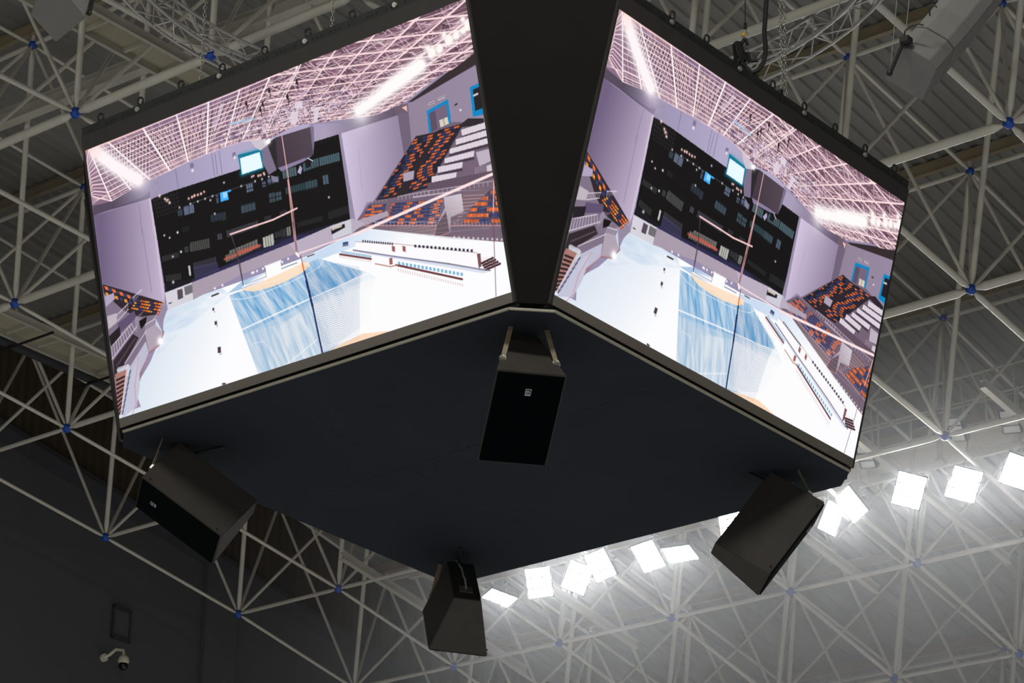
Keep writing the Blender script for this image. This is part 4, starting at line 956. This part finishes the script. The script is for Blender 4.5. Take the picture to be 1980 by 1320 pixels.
    OPS.append(('P',[[-50,-50],[3000,-50],[3000,2000],[-50,2000]],(138,108,132),1.))
    OPS.append(('P',[[2500,-50],[6100,-50],[6100,1600],[2500,1600]],(134,98,116),1.))
    PK=(255,226,228);PK2=(226,188,200);PW=(255,244,245);DK=(52,36,48)
    RID=[((60,900),(118,1000)),((78,700),(150,990+20)),((95,600),(288,1043)),((160,575),(455,950)),((262,545),(620,862)),((560,425),(787,783)),((845,310),(945,710)),((1118,205),(1102,645)),((1385,100),(1258,587)),((1640,-5),(1402,540)),((1880,-100),(1560,515))]
    def rp(k,t):
        a,b=RID[k]; return (a[0]+(b[0]-a[0])*t,a[1]+(b[1]-a[1])*t)
    # purple deck stripes
    for t in (.05,.45,.8): 
        L('A',[rp(k,t) for k in range(3,11)],60,(150,128,160),.35)
    for k in range(2,10):
        n=13
        for j in range(n):
            u=j/n
            a=tuple(np.array(rp(k,0))*(1-u)+np.array(rp(k+1,0))*u); 
            for seg in range(7):
                t0=seg/7; t1=(seg+1)/7
                lo=1-abs(u-.5)*.3
                A0=np.array(rp(k,t0))*(1-u)+np.array(rp(k+1,t0))*u; A1=np.array(rp(k,t1))*(1-u)+np.array(rp(k+1,t1))*u
                dx=rnd.uniform(-8,8); sh=(A1-A0); sk=np.array([sh[1]*(.28 if j%3 else -.15),0])
                L('A',[tuple(A0),tuple(A1+sk*.3)],rnd.choice((7,9,11)),DK if rnd.random()<.6 else (PK2 if j%2 else PK),rnd.uniform(.25,.6))
    def topy(x): return 600-(x-262)*.398
    for k in (3,4,5,6):
        (ax,ay),(bx,by)=RID[k]
        for j in range(26):
            x=ax+(bx-ax)*(j+.5)/26
            yr=ay+(by-ay)*(x-ax)/max(bx-ax,1) if bx>ax else by
            L('A',[(x,topy(x)),(x-3,yr)],9,PK if j%2 else DK,.85)
            if j%3==0: L('A',[(x+6,topy(x)),(x+5,yr)],7,DK,.8)
    for k in (5,6,7,8,9):
        (ax,ay),(bx,by)=RID[k]
        for j in range(1,15):
            tx=ax+j*19; L('A',[(tx,topy(tx)),(bx+j*4,by-j*8)],8,(PK2,PK,DK)[j%3],.8)
            tx=ax-j*17
            if k<8: L('A',[(tx,topy(tx)),(bx-j*3,by-j*2)],8,(PK,DK,PK2)[j%3],.6)
    for k in range(0,10):
        n=12
        for j in range(n+1):
            t=j/n; L('A',[rp(k,t),rp(k+1,t)],11 if j%2 else 14,PK,.95 if j%2==0 else .8)
    for k in range(2,11): L('A',list(RID[k]),(26 if k in(5,7) else 20),PW,1.)
    for i in range(7): L('A',[(100+i*10,1060+i*0+i*3),(620+i*60,850-i*26)],7,PK2,.0)
    # wall-side lower mesh lines
    for i in range(5):
        L('A',[(120,1000+i*18),(290,1043-i*22),(455,950-i*20),(620,862-i*16),(945,710-i*14),(1258,587-i*12),(1560,520-i*8)],7,PK,.8)
    # middle busy zone & right lattice
    g=[((0,0),(1330,140)),((1,0),(1165,285)),((2,0),(1025,410)),((3,0),(905,505)),((4,0),(810,590)),((5,0),(720,665)),((0,-1),(1080,165)),((1,-1),(935,310)),((2,-1),(810,430)),((3,-1),(705,530)),((4,-1),(620,615)),((5,-1),(545,690)),((1,-2),(695,345)),((2,-2),(585,470)),((3,-2),(500,565)),((2,-3),(350,515)),((1,1),(1390,260)),((2,1),(1240,380)),((3,1),(1110,485)),((2,2),(1440,365)),((3,2),(1300,470)),((4,3),(1350,555))]
    Hg=dlt([a for a,b in g],[b for a,b in g])
    def gn(r,c):
        h=Hg@np.array([r,c,1.]);return (h[0]/h[2],h[1]/h[2])
    def ok(p): return -900<p[0]<1700 and -200<p[1]<1200
    OPS.append(('M',roof[:1]+[[3400,-50]]+[[6100,-50],[6100,900]]+RM_B[::-1]+m('A',[(1560,515)])+m('A',[(1640,-5)])) )
    for r in range(-3,14):
        for c in range(-9,7):
            p=gn(r,c);
            if not ok(p): continue
            q=gn(r+.5,c+.5); 
            off=(10,34-2*r)
            Q=lambda dr,dc:(gn(r+dr,c+dc)[0]+off[0],gn(r+dr,c+dc)[1]+off[1])
            s_=max(.35,1-.055*(r+3))
            P('B',[p,gn(r+1,c),gn(r+1,c+1)],(66,44,56),.35)
            for dr,dc in ((.5,.5),(-.5,.5),(.5,-.5),(-.5,-.5)): L('B',[p,Q(dr,dc)],12*s_,PK2,.9)
            L('B',[Q(.5,.5),Q(1.5,.5)],9*s_,(190,150,160),.8); L('B',[Q(.5,.5),Q(.5,1.5)],9*s_,(190,150,160),.8)
            for _ in range(3):
                a=rnd.uniform(0,1);b=rnd.uniform(0,1);L('B',[Q(a,b),Q(a+rnd.uniform(-.4,.4),b+rnd.uniform(-.4,.4))],7*s_,DK if rnd.random()<.4 else PK2,.8)
    for i in range(3600):
        r=rnd.uniform(-3,13);c=rnd.uniform(-9,7);p=gn(r,c)
        if not ok(p): continue
        q=gn(r+rnd.choice((.5,-.5,.3,0)),c+rnd.choice((.5,-.5,.3,0)))
        L('B',[p,(q[0]+rnd.uniform(-10,10),q[1]+rnd.uniform(0,25))],7,rnd.choice((PK2,PK,PW,DK,(170,130,150))),.8)
    for r in range(-3,14):
        for c in range(-9,7):
            p=gn(r,c)
            if not ok(p): continue
            w=26*max(.3,1-.06*(r+3))
            for d in ((1,0),(0,1)): L('B',[p,gn(r+d[0],c+d[1])],w if d==(1,0) else w*.9,PK,1.)
            
    OPS.append(('M',roof))
    for i in range(700):
        x=rnd.gauss(1750,330);y=430-(x-1500)*.36+rnd.gauss(0,75)
        if x<1150: continue
        a=rnd.choice((-.36,-.3,2.4,-1.8,3.5)); l=rnd.uniform(20,80)/math.hypot(1,a)
        L('A',[(x,y),(x+l,y+a*l)],rnd.choice((6,8,10)),rnd.choice((PK2,PK,PW,DK,(150,130,170),(190,180,215))),.75)
    # dark gear hanging and bluish beam in the middle
    OPS.append(('M',roof))
    for x,y in ((1440,205),(1580,210),(1635,95),(1870,20),(1790,150),(1560,255)): L('A',[(x,y-8),(x,y+20)],26,(24,18,24),.9); L('A',[(x+8,y+10),(x+14,y+72)],12,(30,24,30),.9)
    L('A',[(1310,390),(1500,340)],30,(170,196,226),.9); L('A',[(1160,440),(1230,230)],50,(226,214,226),.5); L('A',[(1170,460),(1150,420)],10,(30,30,50),.6)
    for q in ([(20,960),(80,930),(75,1030),(15,1060)],[(215,910),(262,900),(240,1030),(212,1040)],[(60,860),(120,850),(110,900),(40,910)]): P('B',q,(226,214,228),.9)
    # roof strip light rows
    OPS.append(('M',None))
    Bl('A',[(200,660),(300,735),(420,810),(520,862)],50,60,(255,250,250)); Bl('A',[(150,615)],60,50,(255,236,232)); Bl('A',[(60,612),(330,505),(560,420)],4,45,(255,200,185),.35)
    Bl('A',[(200,660),(560,880)],40,130,(250,236,244),.35)
    Bl('B',[(595,935),(720,850),(830,765),(1000,640),(1120,550)],40,62,(255,250,248)); Bl('B',[(820,768),(1110,556)],48,34,(255,252,250))
    for x,y,w in ((1215,450,44),(1280,415,36),(1360,340,44),(1420,300,36),(1480,260,26),(1520,215,40),(1180,405,14),(1317,295,16),(1477,163,16)): Bl('B',[(x,y)],w,26,(255,248,244))
    L('B',[(1270,375),(1320,380),(1340,400)],14,PW)
    Bl('p',[(630/4.4+560,1000/4.4)],10,100,(255,250,255),.5)
    L('p',[(164,289),(330,222)],10,(255,150,120),.5)
    # pink tube along top edge right
    
    return OPS

# ------------------------------------------------------------------ LED walls: one coloured LED per grid vertex
pic = Picture(); img = pic.play(paint_ops())/255.0
lin = np.where(img <= .04045, img/12.92, ((img+.055)/1.055)**2.4)
hN, wN = img.shape[:2]
led = bpy.data.materials.new('led_wall_pixels'); led.use_nodes = True; t = led.node_tree; b = t.nodes['Principled BSDF']
at = t.nodes.new('ShaderNodeAttribute'); at.attribute_name = 'led_colour'
b.inputs['Base Color'].default_value = (.01, .01, .01, 1); b.inputs['Roughness'].default_value = .8; b.inputs['Specular IOR Level'].default_value = .1
t.links.new(at.outputs['Color'], b.inputs['Emission Color']); b.inputs['Emission Strength'].default_value = 1.0
me = bpy.data.meshes.new('led_wall')
X, Y = np.meshgrid(np.linspace(-3, 3, wN), np.linspace(H, 0, hN))
co = np.zeros((hN*wN, 3), np.float32); co[:, 0] = X.ravel(); co[:, 1] = Y.ravel()
ii = (np.arange(hN-1)[:, None]*wN+np.arange(wN-1)[None, :]).ravel()
quads = np.stack([ii, ii+wN, ii+wN+1, ii+1], 1).astype(np.int32); nq = len(quads)
me.vertices.add(hN*wN); me.vertices.foreach_set('co', co.ravel())
me.loops.add(nq*4); me.loops.foreach_set('vertex_index', quads.ravel())
me.polygons.add(nq); me.polygons.foreach_set('loop_start', np.arange(0, nq*4, 4, dtype=np.int32)); me.polygons.foreach_set('loop_total', np.full(nq, 4, np.int32))
me.update(calc_edges=True)
ca = me.color_attributes.new('led_colour', 'FLOAT_COLOR', 'POINT')
ca.data.foreach_set('color', np.concatenate([lin.reshape(-1, 3), np.ones((hN*wN, 1))], 1).astype(np.float32).ravel())
me.materials.append(led)
for k, lab in ((3, 'left lit video screen showing the handball court and stands'), (0, 'right lit video screen showing the same court, seen more obliquely')):
    c, U, V, N_ = side(k); o = bpy.data.objects.new('video_screen', me); C.objects.link(o); o.parent = board
    o.matrix_local = Matrix(((U.x, V.x, N_.x, c.x), (U.y, V.y, N_.y, c.y), (U.z, V.z, N_.z, c.z), (0, 0, 0, 1))) @ Matrix.Translation((0, 0, .001))
    o['label'] = lab
